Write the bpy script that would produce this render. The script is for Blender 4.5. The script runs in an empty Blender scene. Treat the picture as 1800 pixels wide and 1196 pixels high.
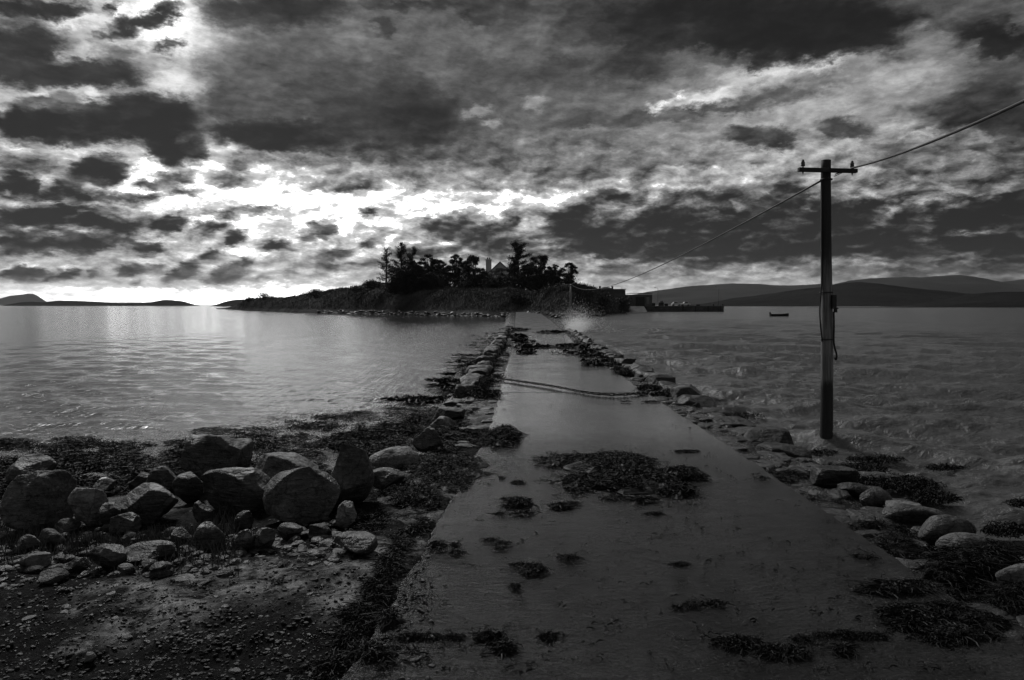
import bpy, bmesh, math, random
import numpy as np
from mathutils import Vector

# ------------------------------------------------------------------ basics
SC = bpy.context.scene
COL = SC.collection
PI = math.pi
FOC, CX, HY, CH = 1250.0, 900.0, 536.0, 2.45      # focal (photo px), centre, horizon, eye height above the sea
rng = np.random.default_rng(7)


def tag(o, label, cat, group=None, kind=None):
    o['label'] = label
    o['category'] = cat
    if group:
        o['group'] = group
    if kind:
        o['kind'] = kind
    return o


def empty(name, loc, label, cat, group=None, kind=None):
    o = bpy.data.objects.new(name, None)
    COL.objects.link(o)
    o.location = loc
    o.empty_display_size = 0.2
    return tag(o, label, cat, group, kind)


def mesh_data(name, V, Fc, mat=None, smooth=True):
    """V (N,3) array, Fc a (M,k) int array or a list of such arrays."""
    V = np.asarray(V, dtype=np.float32)
    arrs = Fc if isinstance(Fc, list) else [Fc]
    arrs = [np.asarray(a, dtype=np.int32) for a in arrs if len(a)]
    me = bpy.data.meshes.new(name)
    me.vertices.add(len(V))
    me.vertices.foreach_set('co', V.ravel())
    nl = sum(a.size for a in arrs)
    npoly = sum(len(a) for a in arrs)
    me.loops.add(nl)
    me.loops.foreach_set('vertex_index', np.concatenate([a.ravel() for a in arrs]))
    starts, s = [], 0
    for a in arrs:
        k = a.shape[1]
        starts.append(s + np.arange(len(a)) * k)
        s += a.size
    me.polygons.add(npoly)
    me.polygons.foreach_set('loop_start', np.concatenate(starts).astype(np.int32))
    me.polygons.foreach_set('use_smooth', np.full(npoly, bool(smooth)))
    me.update(calc_edges=True)
    me.validate()
    if mat:
        me.materials.append(mat)
    return me


def put(name, me, parent=None, loc=(0, 0, 0)):
    o = bpy.data.objects.new(name, me)
    COL.objects.link(o)
    if parent:
        o.parent = parent
    o.location = loc
    return o


class MB:
    """collects shapes, links them as ONE mesh object"""

    def __init__(self):
        self.V, self.F3, self.F4, self.n = [], [], [], 0

    def add(self, V, F):
        V = np.asarray(V, float)
        F = np.asarray(F, int)
        if F.shape[1] == 3:
            self.F3.append(F + self.n)
        else:
            self.F4.append(F + self.n)
        self.V.append(V)
        self.n += len(V)
        return self

    def box(self, c, s, rz=0.0, taper=1.0):
        x, y, z = s[0] / 2, s[1] / 2, s[2] / 2
        P = np.array([[-x, -y, -z], [x, -y, -z], [x, y, -z], [-x, y, -z],
                      [-x * taper, -y * taper, z], [x * taper, -y * taper, z], [x * taper, y * taper, z], [-x * taper, y * taper, z]])
        ca, sa = math.cos(rz), math.sin(rz)
        Q = P.copy()
        Q[:, 0] = P[:, 0] * ca - P[:, 1] * sa
        Q[:, 1] = P[:, 0] * sa + P[:, 1] * ca
        return self.add(Q + np.array(c), [[0, 3, 2, 1], [4, 5, 6, 7], [0, 1, 5, 4], [1, 2, 6, 5], [2, 3, 7, 6], [3, 0, 4, 7]])

    def tube(self, pts, rad, n=8, cap=True):
        pts = np.asarray(pts, float)
        m = len(pts)
        rad = np.full(m, rad) if np.isscalar(rad) else np.asarray(rad, float)
        T = np.gradient(pts, axis=0)
        T /= np.linalg.norm(T, axis=1)[:, None] + 1e-9
        ref = np.array([0.13, 0.21, 0.97]) if abs(T[0][2]) < 0.9 else np.array([0.98, 0.17, 0.05])
        A = np.cross(T, ref)
        A /= np.linalg.norm(A, axis=1)[:, None] + 1e-9
        B = np.cross(T, A)
        th = np.arange(n) / n * 2 * PI
        V = (pts[:, None, :] + rad[:, None, None] * (np.cos(th)[None, :, None] * A[:, None, :] + np.sin(th)[None, :, None] * B[:, None, :])).reshape(-1, 3)
        i = np.arange(m - 1)[:, None] * n
        j = np.arange(n)[None, :]
        k = (j + 1) % n
        Fq = np.stack([i + j, i + n + j, i + n + k, i + k], -1).reshape(-1, 4)
        b = self.n
        self.add(V, Fq)
        if cap:
            for e in (0, m - 1):
                c = self.n
                self.V.append(pts[e][None, :])
                self.n += 1
                ring = b + e * n + np.arange(n)
                nx = np.roll(ring, -1)
                t = np.stack([np.full(n, c), ring, nx] if e == 0 else [np.full(n, c), nx, ring], -1)
                self.F3.append(t)
        return self

    def lathe(self, prof, c=(0, 0, 0), n=16):
        prof = np.asarray(prof, float)
        th = np.arange(n) / n * 2 * PI
        m = len(prof)
        V = np.stack([prof[:, 0][:, None] * np.cos(th), prof[:, 0][:, None] * np.sin(th), np.repeat(prof[:, 1][:, None], n, 1)], -1).reshape(-1, 3)
        i = np.arange(m - 1)[:, None] * n
        j = np.arange(n)[None, :]
        k = (j + 1) % n
        return self.add(V + np.array(c), np.stack([i + j, i + k, i + n + k, i + n + j], -1).reshape(-1, 4))

    def data(self, name, mat, smooth=False):
        F = []
        if self.F3:
            F.append(np.concatenate(self.F3))
        if self.F4:
            F.append(np.concatenate(self.F4))
        return mesh_data(name, np.concatenate(self.V), F, mat, smooth)

    def build(self, name, mat, parent=None, smooth=False, loc=(0, 0, 0)):
        return put(name, self.data(name, mat, smooth), parent, loc)


# ------------------------------------------------------------------ noise in numpy
_perm = np.random.default_rng(3).permutation(65536).astype(np.int64)
_val = np.random.default_rng(4).random(65536) * 2 - 1


def vnoise(P):
    P = np.asarray(P, float)
    I = np.floor(P).astype(np.int64)
    f = P - I
    f = f * f * f * (f * (f * 6 - 15) + 10)
    out = 0
    for dx in (0, 1):
        for dy in (0, 1):
            for dz in (0, 1):
                h = _perm[(I[..., 0] + dx) & 65535]
                h = _perm[(h + I[..., 1] + dy) & 65535]
                h = _perm[(h + I[..., 2] + dz) & 65535]
                w = (f[..., 0] if dx else 1 - f[..., 0]) * (f[..., 1] if dy else 1 - f[..., 1]) * (f[..., 2] if dz else 1 - f[..., 2])
                out = out + w * _val[h]
    return out


def fbm(P, oct=4, gain=0.5):
    P = np.asarray(P, float)
    a, s, out = 1.0, 1.0, 0
    for k in range(oct):
        out = out + a * vnoise(P * s + 17.3 * k)
        a *= gain
        s *= 2.03
    return out


def fbm2(X, Y, sc, oct=4, z=0.0, gain=0.5):
    X = np.asarray(X, float)
    return fbm(np.stack([X * sc, np.asarray(Y, float) * sc, np.full_like(X, z)], -1), oct, gain)


def sstep(a, b, x):
    t = np.clip((np.asarray(x, float) - a) / (b - a), 0, 1)
    return t * t * (3 - 2 * t)


# ------------------------------------------------------------------ materials
class NT:
    def __init__(self, tree):
        self.t = tree
        self.N = tree.nodes
        self.L = tree.links

    def node(self, typ, **kw):
        n = self.N.new(typ)
        for k, v in kw.items():
            setattr(n, k, v)
        return n

    def link(self, a, b):
        self.L.new(a, b)

    def _in(self, sock, v):
        if v is None:
            return
        if isinstance(v, bpy.types.NodeSocket):
            self.L.new(v, sock)
        else:
            if sock.type == 'RGBA' and not hasattr(v, '__len__'):
                v = (v, v, v, 1)
            sock.default_value = v

    def m(self, op, a, b=None, c=None, clamp=False):
        n = self.node('ShaderNodeMath', operation=op, use_clamp=clamp)
        self._in(n.inputs[0], a)
        self._in(n.inputs[1], b)
        self._in(n.inputs[2], c)
        return n.outputs[0]

    def vm(self, op, a, b=None):
        n = self.node('ShaderNodeVectorMath', operation=op)
        self._in(n.inputs[0], a)
        self._in(n.inputs[1], b)
        return n.outputs['Value'] if op in ('DOT_PRODUCT', 'LENGTH', 'DISTANCE') else n.outputs[0]

    def comb(self, x, y, z):
        n = self.node('ShaderNodeCombineXYZ')
        for s, v in zip(n.inputs, (x, y, z)):
            self._in(s, v)
        return n.outputs[0]

    def noise(self, vec, scale, detail=4, rough=0.5, dist=0.0, color=False):
        n = self.node('ShaderNodeTexNoise')
        self._in(n.inputs['Vector'], vec)
        n.inputs['Scale'].default_value = scale
        n.inputs['Detail'].default_value = detail
        n.inputs['Roughness'].default_value = rough
        n.inputs['Distortion'].default_value = dist
        return n.outputs['Color'] if color else n.outputs['Fac']

    def rng(self, v, a, b, c, d, smooth=False):
        n = self.node('ShaderNodeMapRange')
        if smooth:
            n.interpolation_type = 'SMOOTHSTEP'
        self._in(n.inputs[0], v)
        for i, x in enumerate((a, b, c, d)):
            self._in(n.inputs[i + 1], x)
        return n.outputs[0]

    def mixf(self, f, a, b):
        n = self.node('ShaderNodeMix')
        self._in(n.inputs[0], f)
        self._in(n.inputs[2], a)
        self._in(n.inputs[3], b)
        return n.outputs[0]

    def bump(self, h, strength=0.5, dist=0.02, prev=None):
        n = self.node('ShaderNodeBump')
        n.inputs['Strength'].default_value = strength
        n.inputs['Distance'].default_value = dist
        self._in(n.inputs['Height'], h)
        if prev is not None:
            self._in(n.inputs['Normal'], prev)
        return n.outputs[0]


def new_mat(name):
    m = bpy.data.materials.new(name)
    m.use_nodes = True
    nt = NT(m.node_tree)
    bs = m.node_tree.nodes['Principled BSDF']
    return m, nt, bs


def noise_mat(name, c0, c1, scale, rough=0.8, rough2=None, detail=6, bump=0.4, bscale=None, bdist=0.02, ior=1.45, stretch=(1, 1, 1), lo=0.35, hi=0.65):
    """grey material: two tones mixed by noise, with bump"""
    m, nt, bs = new_mat(name)
    tc = nt.node('ShaderNodeTexCoord').outputs['Object']
    v = nt.vm('MULTIPLY', tc, stretch)
    n1 = nt.noise(v, scale, detail, 0.6)
    f = nt.rng(n1, lo, hi, 0, 1)
    nt._in(bs.inputs['Base Color'], nt.mixf(f, c0, c1))
    n2 = nt.noise(v, (bscale or scale * 4), 6, 0.65)
    if rough2 is not None:
        nt._in(bs.inputs['Roughness'], nt.rng(n2, 0.35, 0.65, rough, rough2))
    else:
        bs.inputs['Roughness'].default_value = rough
    bs.inputs['IOR'].default_value = ior
    if bump:
        nt._in(bs.inputs['Normal'], nt.bump(n2, bump, bdist))
    return m


M = {}


def stone_mat(name, c0, c1, lichen, wet):
    """rock: mottled, with pale blotches, bedding lines and cracks"""
    m, nt, bs = new_mat(name)
    tc = nt.node('ShaderNodeTexCoord').outputs['Object']
    oi = nt.node('ShaderNodeObjectInfo').outputs['Random']
    v = nt.vm('ADD', tc, nt.comb(nt.m('MULTIPLY', oi, 37.0), nt.m('MULTIPLY', oi, 11.0), nt.m('MULTIPLY', oi, 5.0)))
    big = nt.noise(v, 3.2, 7, .65, .3)
    fine = nt.noise(v, 45, 6, .7)
    bed = nt.noise(nt.vm('MULTIPLY', v, (1.5, 1.5, 9)), 3.0, 5, .6, .5)
    spot = nt.rng(nt.noise(v, 6.5, 8, .72), .56, .66, 0, 1, True)
    vo = nt.node('ShaderNodeTexVoronoi', feature='DISTANCE_TO_EDGE')
    nt._in(vo.inputs['Vector'], nt.vm('ADD', v, nt.vm('MULTIPLY', nt.noise(v, 5, 4, .6, color=True), (.35, .35, .35))))
    vo.inputs['Scale'].default_value = 3.0
    crack = nt.rng(vo.outputs['Distance'], .0, .035, 0, 1)
    tone = nt.m('MULTIPLY', oi, .5)
    c = nt.mixf(nt.rng(big, .33, .67, 0, 1), c0, c1)
    c = nt.m('MULTIPLY', c, nt.m('ADD', .75, tone))
    c = nt.m('MULTIPLY', c, nt.rng(fine, .3, .7, .5, 1.5))
    c = nt.m('MULTIPLY', c, nt.rng(bed, .35, .65, .75, 1.2))
    c = nt.mixf(nt.m('MULTIPLY', spot, .55), c, lichen)
    c = nt.m('MULTIPLY', c, nt.rng(crack, 0, 1, .45, 1))
    nt._in(bs.inputs['Base Color'], c)
    nt._in(bs.inputs['Roughness'], nt.rng(big, .35, .65, .8, wet))
    bs.inputs['IOR'].default_value = 1.42
    b = nt.bump(bed, .7, .06)
    b = nt.bump(crack, .5, .02, b)
    b = nt.bump(big, .6, .08, b)
    nt._in(bs.inputs['Normal'], nt.bump(fine, .7, .012, b))
    return m


M['rock'] = stone_mat('boulder_stone', .020, .09, .22, .28)
M['rock_pale'] = stone_mat('pale_stone', .06, .20, .30, .4)
M['rock_dark'] = stone_mat('weedy_stone', .008, .03, .05, .3)
M['weed'] = noise_mat('wet_seaweed', 0.005, 0.016, 9.0, 0.7, 0.42, bump=0.3, bscale=40, bdist=0.01, ior=1.3)
M['weed'].node_tree.nodes['Principled BSDF'].inputs['Specular IOR Level'].default_value = .22
M['wood'] = noise_mat('weathered_pole_wood', 0.03, 0.12, 2.2, 0.85, 0.7, bump=0.5, bscale=9, bdist=0.01, stretch=(6, 6, 0.5))
M['wood_dark'] = noise_mat('tarred_wood', 0.015, 0.04, 4, 0.8, bump=0.3, bscale=20, bdist=0.005)
M['iron'] = noise_mat('rusty_iron', 0.008, 0.03, 25, 0.6, 0.4, bump=0.3, bscale=60, bdist=0.004)
M['rubber'] = noise_mat('black_cable', 0.01, 0.02, 20, 0.6, bump=0)
M['ceramic'] = noise_mat('grey_porcelain', 0.05, 0.1, 20, 0.35, bump=0)
M['leaf'] = noise_mat('dark_needles', 0.02, 0.05, 0.6, 0.7, bump=0)
M['bark'] = noise_mat('tree_bark', 0.03, 0.06, 2, 0.9, bump=0.3, bscale=8, bdist=0.05)
M['bush'] = noise_mat('bush_leaves', 0.03, 0.08, 0.5, 0.75, bump=0)
M['plaster'] = noise_mat('white_render', 0.5, 0.72, 0.5, 0.85, bump=0.1, bscale=5)
M['slate'] = noise_mat('roof_slate', 0.08, 0.14, 1.5, 0.6, bump=0.3, bscale=6)
M['concrete'] = noise_mat('pier_concrete', 0.07, 0.16, 0.4, 0.85, bump=0.4, bscale=2, bdist=0.1)
M['block'] = noise_mat('dark_block_wall', 0.05, 0.1, 0.5, 0.9, bump=0.2, bscale=3)
M['tin'] = noise_mat('shed_tin', 0.05, 0.1, 0.5, 0.6, bump=0.2, bscale=4)
M['dark'] = noise_mat('dark_opening', 0.006, 0.012, 2, 0.5, bump=0)
M['glass'] = noise_mat('window_glass', 0.02, 0.03, 2, 0.08, bump=0)
M['white'] = noise_mat('white_paint', 0.6, 0.75, 3, 0.4, bump=0)
M['grey_paint'] = noise_mat('grey_paint', 0.12, 0.2, 3, 0.5, bump=0)
M['galv'] = noise_mat('galvanised_steel', 0.1, 0.18, 3, 0.5, bump=0)
M['bluff'] = noise_mat('grassy_bluff', 0.02, 0.075, 0.12, 0.9, bump=0.8, bscale=0.5, bdist=1.2, stretch=(1, 1, 1.0), detail=9)
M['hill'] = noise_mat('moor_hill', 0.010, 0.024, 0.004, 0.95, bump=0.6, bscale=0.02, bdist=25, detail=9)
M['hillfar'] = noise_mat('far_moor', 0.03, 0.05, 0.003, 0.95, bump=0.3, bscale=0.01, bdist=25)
for k_ in ('hill', 'hillfar', 'bluff'):
    M[k_].node_tree.nodes['Principled BSDF'].inputs['Specular IOR Level'].default_value = .03
M['grass'] = noise_mat('dry_grass', 0.03, 0.09, 6, 0.8, bump=0)
# ------------------------------------------------------------------ the causeway's line and the shore's shape
_cy = [-14, 0, 4.7, 8.87, 13.05, 18.1, 36, 60, 90, 150, 200]
_cc = [-0.0, 0.72, 0.98, 1.22, 1.35, 1.38, 1.72, 2.2, 2.7, 3.24, 3.6]
_hw = [1.7, 1.66, 1.65, 1.65, 1.65, 1.65, 1.65, 2.0, 2.3, 2.4, 2.4]
_zr = [0.9, 0.78, 0.705, 0.577, 0.485, 0.46, 0.32, 0.32, 0.36, 0.85, 2.0]


def _smooth_interp(y, xs, ys):
    y = np.asarray(y, float)
    d = 0.06 * np.maximum(np.abs(y), 6)
    return (np.interp(y - d, xs, ys) + 2 * np.interp(y, xs, ys) + np.interp(y + d, xs, ys)) / 4


def cl(y): return _smooth_interp(y, _cy, _cc)
def hw(y): return _smooth_interp(y, _cy, _hw)
def zr(y): return _smooth_interp(y, _cy, _zr)


def shore_h(X, Y):
    """land to the left of the road: height falls toward a slanting waterline"""
    X = np.asarray(X, float); Y = np.asarray(Y, float)
    s = (X + 1.9) * 0.62 - (Y - 18.2) * 0.784
    z = np.interp(s, [-60, -20, -6, -1, 0, 2, 5, 7, 9, 11, 15, 30], [-2.5, -1.5, -.45, -.07, 0.0, .07, .2, .33, .54, .66, .74, 1.0])
    n = fbm2(X, Y, 0.9, 5)
    z = z + 0.05 * n * sstep(-2, 3, s) + 0.02 * fbm2(X, Y, 5.0, 3, 4.0) + 0.03 * sstep(-3, 0, s) * fbm2(X, Y, 2.2, 3, 8.0)
    return z


def bank_off(a, side):
    """height of the bank relative to the road, a = metres outside the road's edge"""
    return np.interp(a, [-3, -0.05, 0.0, 0.5, 0.95, 1.25, 2.4, 5], [-.07, -.07, -.05, -.08, -.14, -.3, -1.1, -2.2])


def ground_h(X, Y):
    X = np.asarray(X, float); Y = np.asarray(Y, float)
    c, w, z = cl(Y), hw(Y), zr(Y)
    a = np.abs(X - c) - w
    bank = z + bank_off(a, 0)
    apron = sstep(0.02, 0.25, a)
    bank = bank + apron * (0.03 * fbm2(X, Y, 1.7, 4, 2.0) + 0.022 * fbm2(X, Y, 7.0, 3, 3.0))
    left = shore_h(X, Y)
    # land close behind and beside the camera on the right
    right = np.interp(Y + 0.15 * (X - 3), [-10, -1, 2.2, 4.2, 7, 12], [1.0, .7, .35, -.1, -.8, -2]) + 0.05 * fbm2(X, Y, 1.2, 4, 6.0)
    land = np.where(X < c, left, right)
    # on the left near the camera the land meets the road's edge
    land = np.where((X < c) & (a < 1.2), np.minimum(land, z - 0.02 - 0.03 * sstep(0, .5, -a)), land)
    return np.maximum(bank, np.where(a > 0.0, land, -9))


def surf_h(X, Y):
    a = np.abs(X - cl(Y)) - hw(Y)
    return np.where(a < 0, zr(Y), ground_h(X, Y))


def at(px, py, off=0.0):
    """photo pixel -> the point of the ground seen there"""
    px = np.asarray(px, float); py = np.asarray(py, float)
    Y = (CH - 0.5) * FOC / np.maximum(py - HY, 4)
    for _ in range(14):
        X = (px - CX) * Y / FOC
        z = np.maximum(surf_h(X, Y), -0.05) + off
        Y = 0.5 * Y + 0.5 * (CH - z) * FOC / np.maximum(py - HY, 4)
    X = (px - CX) * Y / FOC
    return X, Y, surf_h(X, Y)


# ---------------- shore + banks: one sheet near the camera
def grid_faces(nr, nc):
    i = np.arange(nr - 1)[:, None] * nc
    j = np.arange(nc - 1)[None, :]
    return np.stack([i + j, i + j + 1, i + nc + j + 1, i + nc + j], -1).reshape(-1, 4)


ys = np.concatenate([np.arange(-14, 1.5, .5), np.arange(1.5, 8, .045), np.arange(8, 14, .07), np.arange(14, 26, .12)])
xs = np.concatenate([np.arange(-45, -12, 1.0), np.arange(-12, -6, .1), np.arange(-6, 4.5, .05), np.arange(4.5, 16, .3)])
GX, GY = np.meshgrid(xs, ys)
GZ = ground_h(GX, GY)
GZ[-1, :] = np.minimum(GZ[-1, :], ground_h(GX[-1], GY[-1]))


def ground_material():
    m, nt, bs = new_mat('shore_ground')
    tc = nt.node('ShaderNodeTexCoord').outputs['Object']
    n1 = nt.noise(tc, 1.3, 8, 0.65)
    n2 = nt.noise(tc, 22, 6, 0.7)
    n3 = nt.noise(tc, 4.5, 6, 0.7, 0.6)
    sep = nt.node('ShaderNodeSeparateXYZ')
    nt.link(tc, sep.inputs[0])
    # pale worn concrete patches of their own shape
    spots = [(455, 1020, .42), (425, 1000, .3), (275, 1080, .34), (300, 1050, .3), (215, 1035, .3), (480, 1035, .22), (130, 1140, .1),
             (640, 985, .35), (700, 960, .3), (730, 905, .3), (660, 1010, .28), (800, 865, .2), (350, 1005, .22), (610, 1050, .3)]
    acc = None
    warp = nt.vm('ADD', tc, nt.vm('MULTIPLY', nt.vm('SUBTRACT', nt.noise(tc, 3.0, 5, .6, color=True), (.5, .5, .5)), (.5, .5, 0)))
    for (px, py, r) in spots:
        X, Y, Z = at(px, py)
        p = (float(X), float(Y), 0)
        d = nt.vm('DISTANCE', nt.vm('MULTIPLY', warp, (1, 1, 0)), p)
        f = nt.rng(d, r * 1.3, r * .35, 0, 1, True)
        acc = f if acc is None else nt.m('MAXIMUM', acc, f)
    patch = nt.m('MULTIPLY', acc, nt.rng(n3, .42, .6, 0.0, 1))
    n4 = nt.noise(tc, 85, 4, .7)
    dirt = nt.mixf(nt.rng(n1, .4, .65, 0, 1), 0.004, 0.011)
    dirt = nt.m('MULTIPLY', dirt, nt.rng(n4, .36, .7, .45, 2.2))
    dirt = nt.m('MULTIPLY', dirt, nt.rng(n2, .35, .65, .5, 1.6))
    pale = nt.m('MULTIPLY', nt.rng(n2, .3, .7, .16, .5), nt.rng(n4, .3, .7, .5, 1.5))
    colr = nt.mixf(patch, dirt, pale)
    nt._in(bs.inputs['Base Color'], colr)
    # wet below the tide line
    bank = nt.m('ADD', nt.rng(sep.outputs[0], .6, 1.2, 0, 1), nt.rng(sep.outputs[1], 11, 14, 0, 1), clamp=True)
    wet = nt.m('MAXIMUM', nt.rng(sep.outputs[2], .42, .22, 0, 1), bank)
    rough = nt.mixf(wet, nt.rng(n2, .3, .7, .95, .6), nt.rng(n2, .35, .6, .35, .12))
    nt._in(bs.inputs['Roughness'], rough)
    bs.inputs['IOR'].default_value = 1.38
    nt._in(bs.inputs['Specular IOR Level'], nt.mixf(wet, .05, .5))
    b = nt.bump(n3, .6, .05)
    nt._in(bs.inputs['Normal'], nt.bump(n4, .8, .012, nt.bump(n2, .9, .04, b)))
    return m


M['ground'] = ground_material()
me = mesh_data('ground', np.stack([GX, GY, GZ], -1).reshape(-1, 3), grid_faces(*GX.shape), M['ground'])
tag(put('ground', me), 'dark stony shore ground beside the near end of the causeway', 'ground', kind='structure')

# ---------------- banks of the causeway farther out
ys = np.concatenate([np.arange(25.7, 60, .25), np.arange(60, 162, .6)])
aa = np.concatenate([np.linspace(-5, -1.3, 7), np.linspace(-1.25, -0.02, 14), [-.01, 0.5, .99, 1.01], np.linspace(1.02, 2.25, 14), np.linspace(2.3, 6, 7)])
AY, AA = np.meshgrid(ys, aa, indexing='ij')
# aa: negative left outside, 0..1 across the road, >1 right outside
LX = cl(AY) - hw(AY); RX = cl(AY) + hw(AY)
AX = np.where(AA < 0, LX + AA, np.where(AA > 1, RX + (AA - 1), LX + (RX - LX) * AA))
AZ = ground_h(AX, AY)
me = mesh_data('causeway_bank', np.stack([AX, AY, AZ], -1).reshape(-1, 3), grid_faces(*AX.shape), M['ground'])
tag(put('causeway_bank', me), 'low stony bank carrying the causeway out to the island', 'bank', kind='structure')


# ---------------- the road slab
def road_material():
    m, nt, bs = new_mat('wet_concrete_road')
    tc = nt.node('ShaderNodeTexCoord').outputs['Object']
    v = nt.vm('MULTIPLY', tc, (1, 1, 0))
    big = nt.noise(nt.vm('MULTIPLY', v, (1.2, .5, 1)), .8, 6, .6)
    mid = nt.noise(nt.vm('MULTIPLY', v, (1, 1.6, 1)), 5.0, 6, .6, .4)
    fine = nt.noise(v, 55, 5, .7)
    col = nt.mixf(nt.rng(big, .35, .65, 0, 1), .012, .034)
    col = nt.m('MULTIPLY', col, nt.rng(mid, .3, .7, .7, 1.3))
    col = nt.m('MULTIPLY', col, nt.rng(fine, .32, .68, .35, 1.7))
    nt._in(bs.inputs['Base Color'], col)
    film = nt.rng(big, .40, .54, 0, 1, True)           # where a film of water stands
    r = nt.mixf(film, .15, .04)
    sy0 = nt.node('ShaderNodeSeparateXYZ'); nt.link(tc, sy0.inputs[0])
    r = nt.m('ADD', r, nt.m('ADD', nt.rng(sy0.outputs[1], 11, 5, 0, .07, True), nt.rng(sy0.outputs[1], 42, 62, 0, .35, True)))     # drained and rougher at the near end
    nt._in(bs.inputs['Roughness'], nt.m('ADD', r, nt.rng(mid, .3, .7, -.02, .06)))
    bs.inputs['IOR'].default_value = 1.42
    # the low stretch in the middle is washed over: a standing film of water
    nt._in(bs.inputs['Coat Weight'], nt.m('MULTIPLY', nt.rng(sy0.outputs[1], 7, 11.5, 0, 1, True), nt.rng(sy0.outputs[1], 42, 62, 1, 0, True)))
    bs.inputs['Coat IOR'].default_value = 1.5
    bs.inputs['Coat Roughness'].default_value = .15
    nt._in(bs.inputs['Specular IOR Level'], nt.rng(sy0.outputs[1], 4.5, 9.5, .14, .5, True))
    rip = nt.noise(nt.vm('MULTIPLY', v, (2.2, 5.5, 1)), 4.0, 5, .6, 1.0)
    sy = nt.node('ShaderNodeSeparateXYZ'); nt.link(tc, sy.inputs[0])
    near = nt.rng(sy.outputs[1], 5, 12, 1.3, .16, True)
    rip2 = nt.noise(nt.vm('MULTIPLY', v, (3, 8, 1)), 9.0, 4, .6, 1.2)
    h = nt.m('ADD', nt.m('MULTIPLY', rip, .016), nt.m('ADD', nt.m('MULTIPLY', rip2, .007), nt.m('MULTIPLY', fine, .0016)))
    b = nt.bump(nt.m('MULTIPLY', h, near), 1.0, 1.0)
    nn = nt.bump(mid, .05, .03, b)
    nt._in(bs.inputs['Normal'], nn)
    nt._in(bs.inputs['Coat Normal'], nt.bump(nt.m('ADD', nt.m('MULTIPLY', rip, .004), nt.m('MULTIPLY', mid, .003)), 1.0, 1.0))
    return m


M['road'] = road_material()
joints = [16.1, 27.0, 38.0]
ys = np.concatenate([np.arange(-14, 2, .5), np.arange(2, 20, .06), np.arange(20, 60, .25), np.arange(60, 152, .8)])
for j in joints:
    ys = np.concatenate([ys[np.abs(ys - j) > .14], [j - .11, j - .10, j + .10, j + .11]])
ys = np.sort(ys)
tt = np.concatenate([[0, 0.0], np.linspace(0, 1, 24), [1, 1]])
RY, RT = np.meshgrid(ys, tt, indexing='ij')
jag = .022 * fbm2(RY * 0 + 3.1, RY, 2.2, 4) + .012 * fbm2(RY * 0, RY, 9, 2, 5.)
jagl = jag + .022 * sstep(9, 4, RY) * fbm2(RY * 0 + 9., RY, 1.6, 4)
RXX = cl(RY) - hw(RY) + jagl + RT * (2 * hw(RY) - jagl + jag * .6)
RZ = zr(RY) + .012 * (fbm2(RXX, RY, .6, 3, 1.5))
for j in joints[:2]:
    RZ = RZ - .05 * (np.abs(RY - j) < .105) - .02 * (RY > j) * (RY < j + 4) * (1 - (RY - j) / 4)
RZ[:, 0] -= .3; RZ[:, -1] -= .3
RZ[:, 1] -= .012; RZ[:, -2] -= .012
me = mesh_data('road', np.stack([RXX, RY, RZ], -1).reshape(-1, 3), grid_faces(*RY.shape), M['road'], smooth=False)
tag(put('road', me), 'wet concrete causeway road running straight out to the island', 'road', kind='structure')


# ------------------------------------------------------------------ the sea
dy = np.concatenate([np.arange(1000, 300, -3.0), np.arange(300, 60, -.85), np.arange(60, 12, -.32), np.geomspace(12, .10, 110)])
rr = CH * FOC / dy
az = np.concatenate([np.linspace(-1.9, -.7, 60)[:-1], np.linspace(-.7, .7, 900), np.linspace(.7, 1.9, 60)[1:]])
SR, SA = np.meshgrid(rr, az, indexing='ij')
SX = SR * np.sin(SA); SY = SR * np.cos(SA)
dr = np.maximum(SR ** 2 / (CH * FOC) * .75, SR * .0017)
right = sstep(-.2, 1.5, SX - cl(np.clip(SY, -14, 200)))
w = np.zeros_like(SX)
wr = np.random.default_rng(21)
crest = np.zeros_like(SX)
warpx = .5 * fbm2(SX, SY, .11, 3, 2.); warpy = .5 * fbm2(SX, SY, .11, 3, 9.)
for k in range(46):
    lam = .40 * (11 / .40) ** (k / 45)
    th = math.radians(-62 + wr.normal(0, 26))          # travelling toward the causeway and the camera
    kx, ky = math.cos(th) * 2 * PI / lam, math.sin(th) * 2 * PI / lam
    a = .0130 * lam ** .80 * (1 if lam < 5 else (5 / lam) ** 1.1)
    ph = wr.uniform(0, 2 * PI)
    att = np.clip(lam / (3.0 * dr) - .35, 0, 1)
    p = -kx * (SX + warpx * lam * .3) + ky * (SY + warpy * lam * .3) + ph
    w += right * att * a * (np.cos(p) + .32 * np.cos(2 * p))
sig = np.std(w[(right > .9) & (SR < 25)])
# sharpen the crests
ws = w / sig
w = np.where(ws > 0, w * (1 + .22 * np.clip(ws, 0, 2.5)), w * .85)
chop = fbm(np.stack([SX * 1.6 + SY * .6, SY * 2.6, SX * 0], -1), 4, .55)
w = .25 * np.tanh(w / .25)
w += right * .042 * chop * np.clip(1.2 / (dr * 3), 0, 1)
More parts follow.
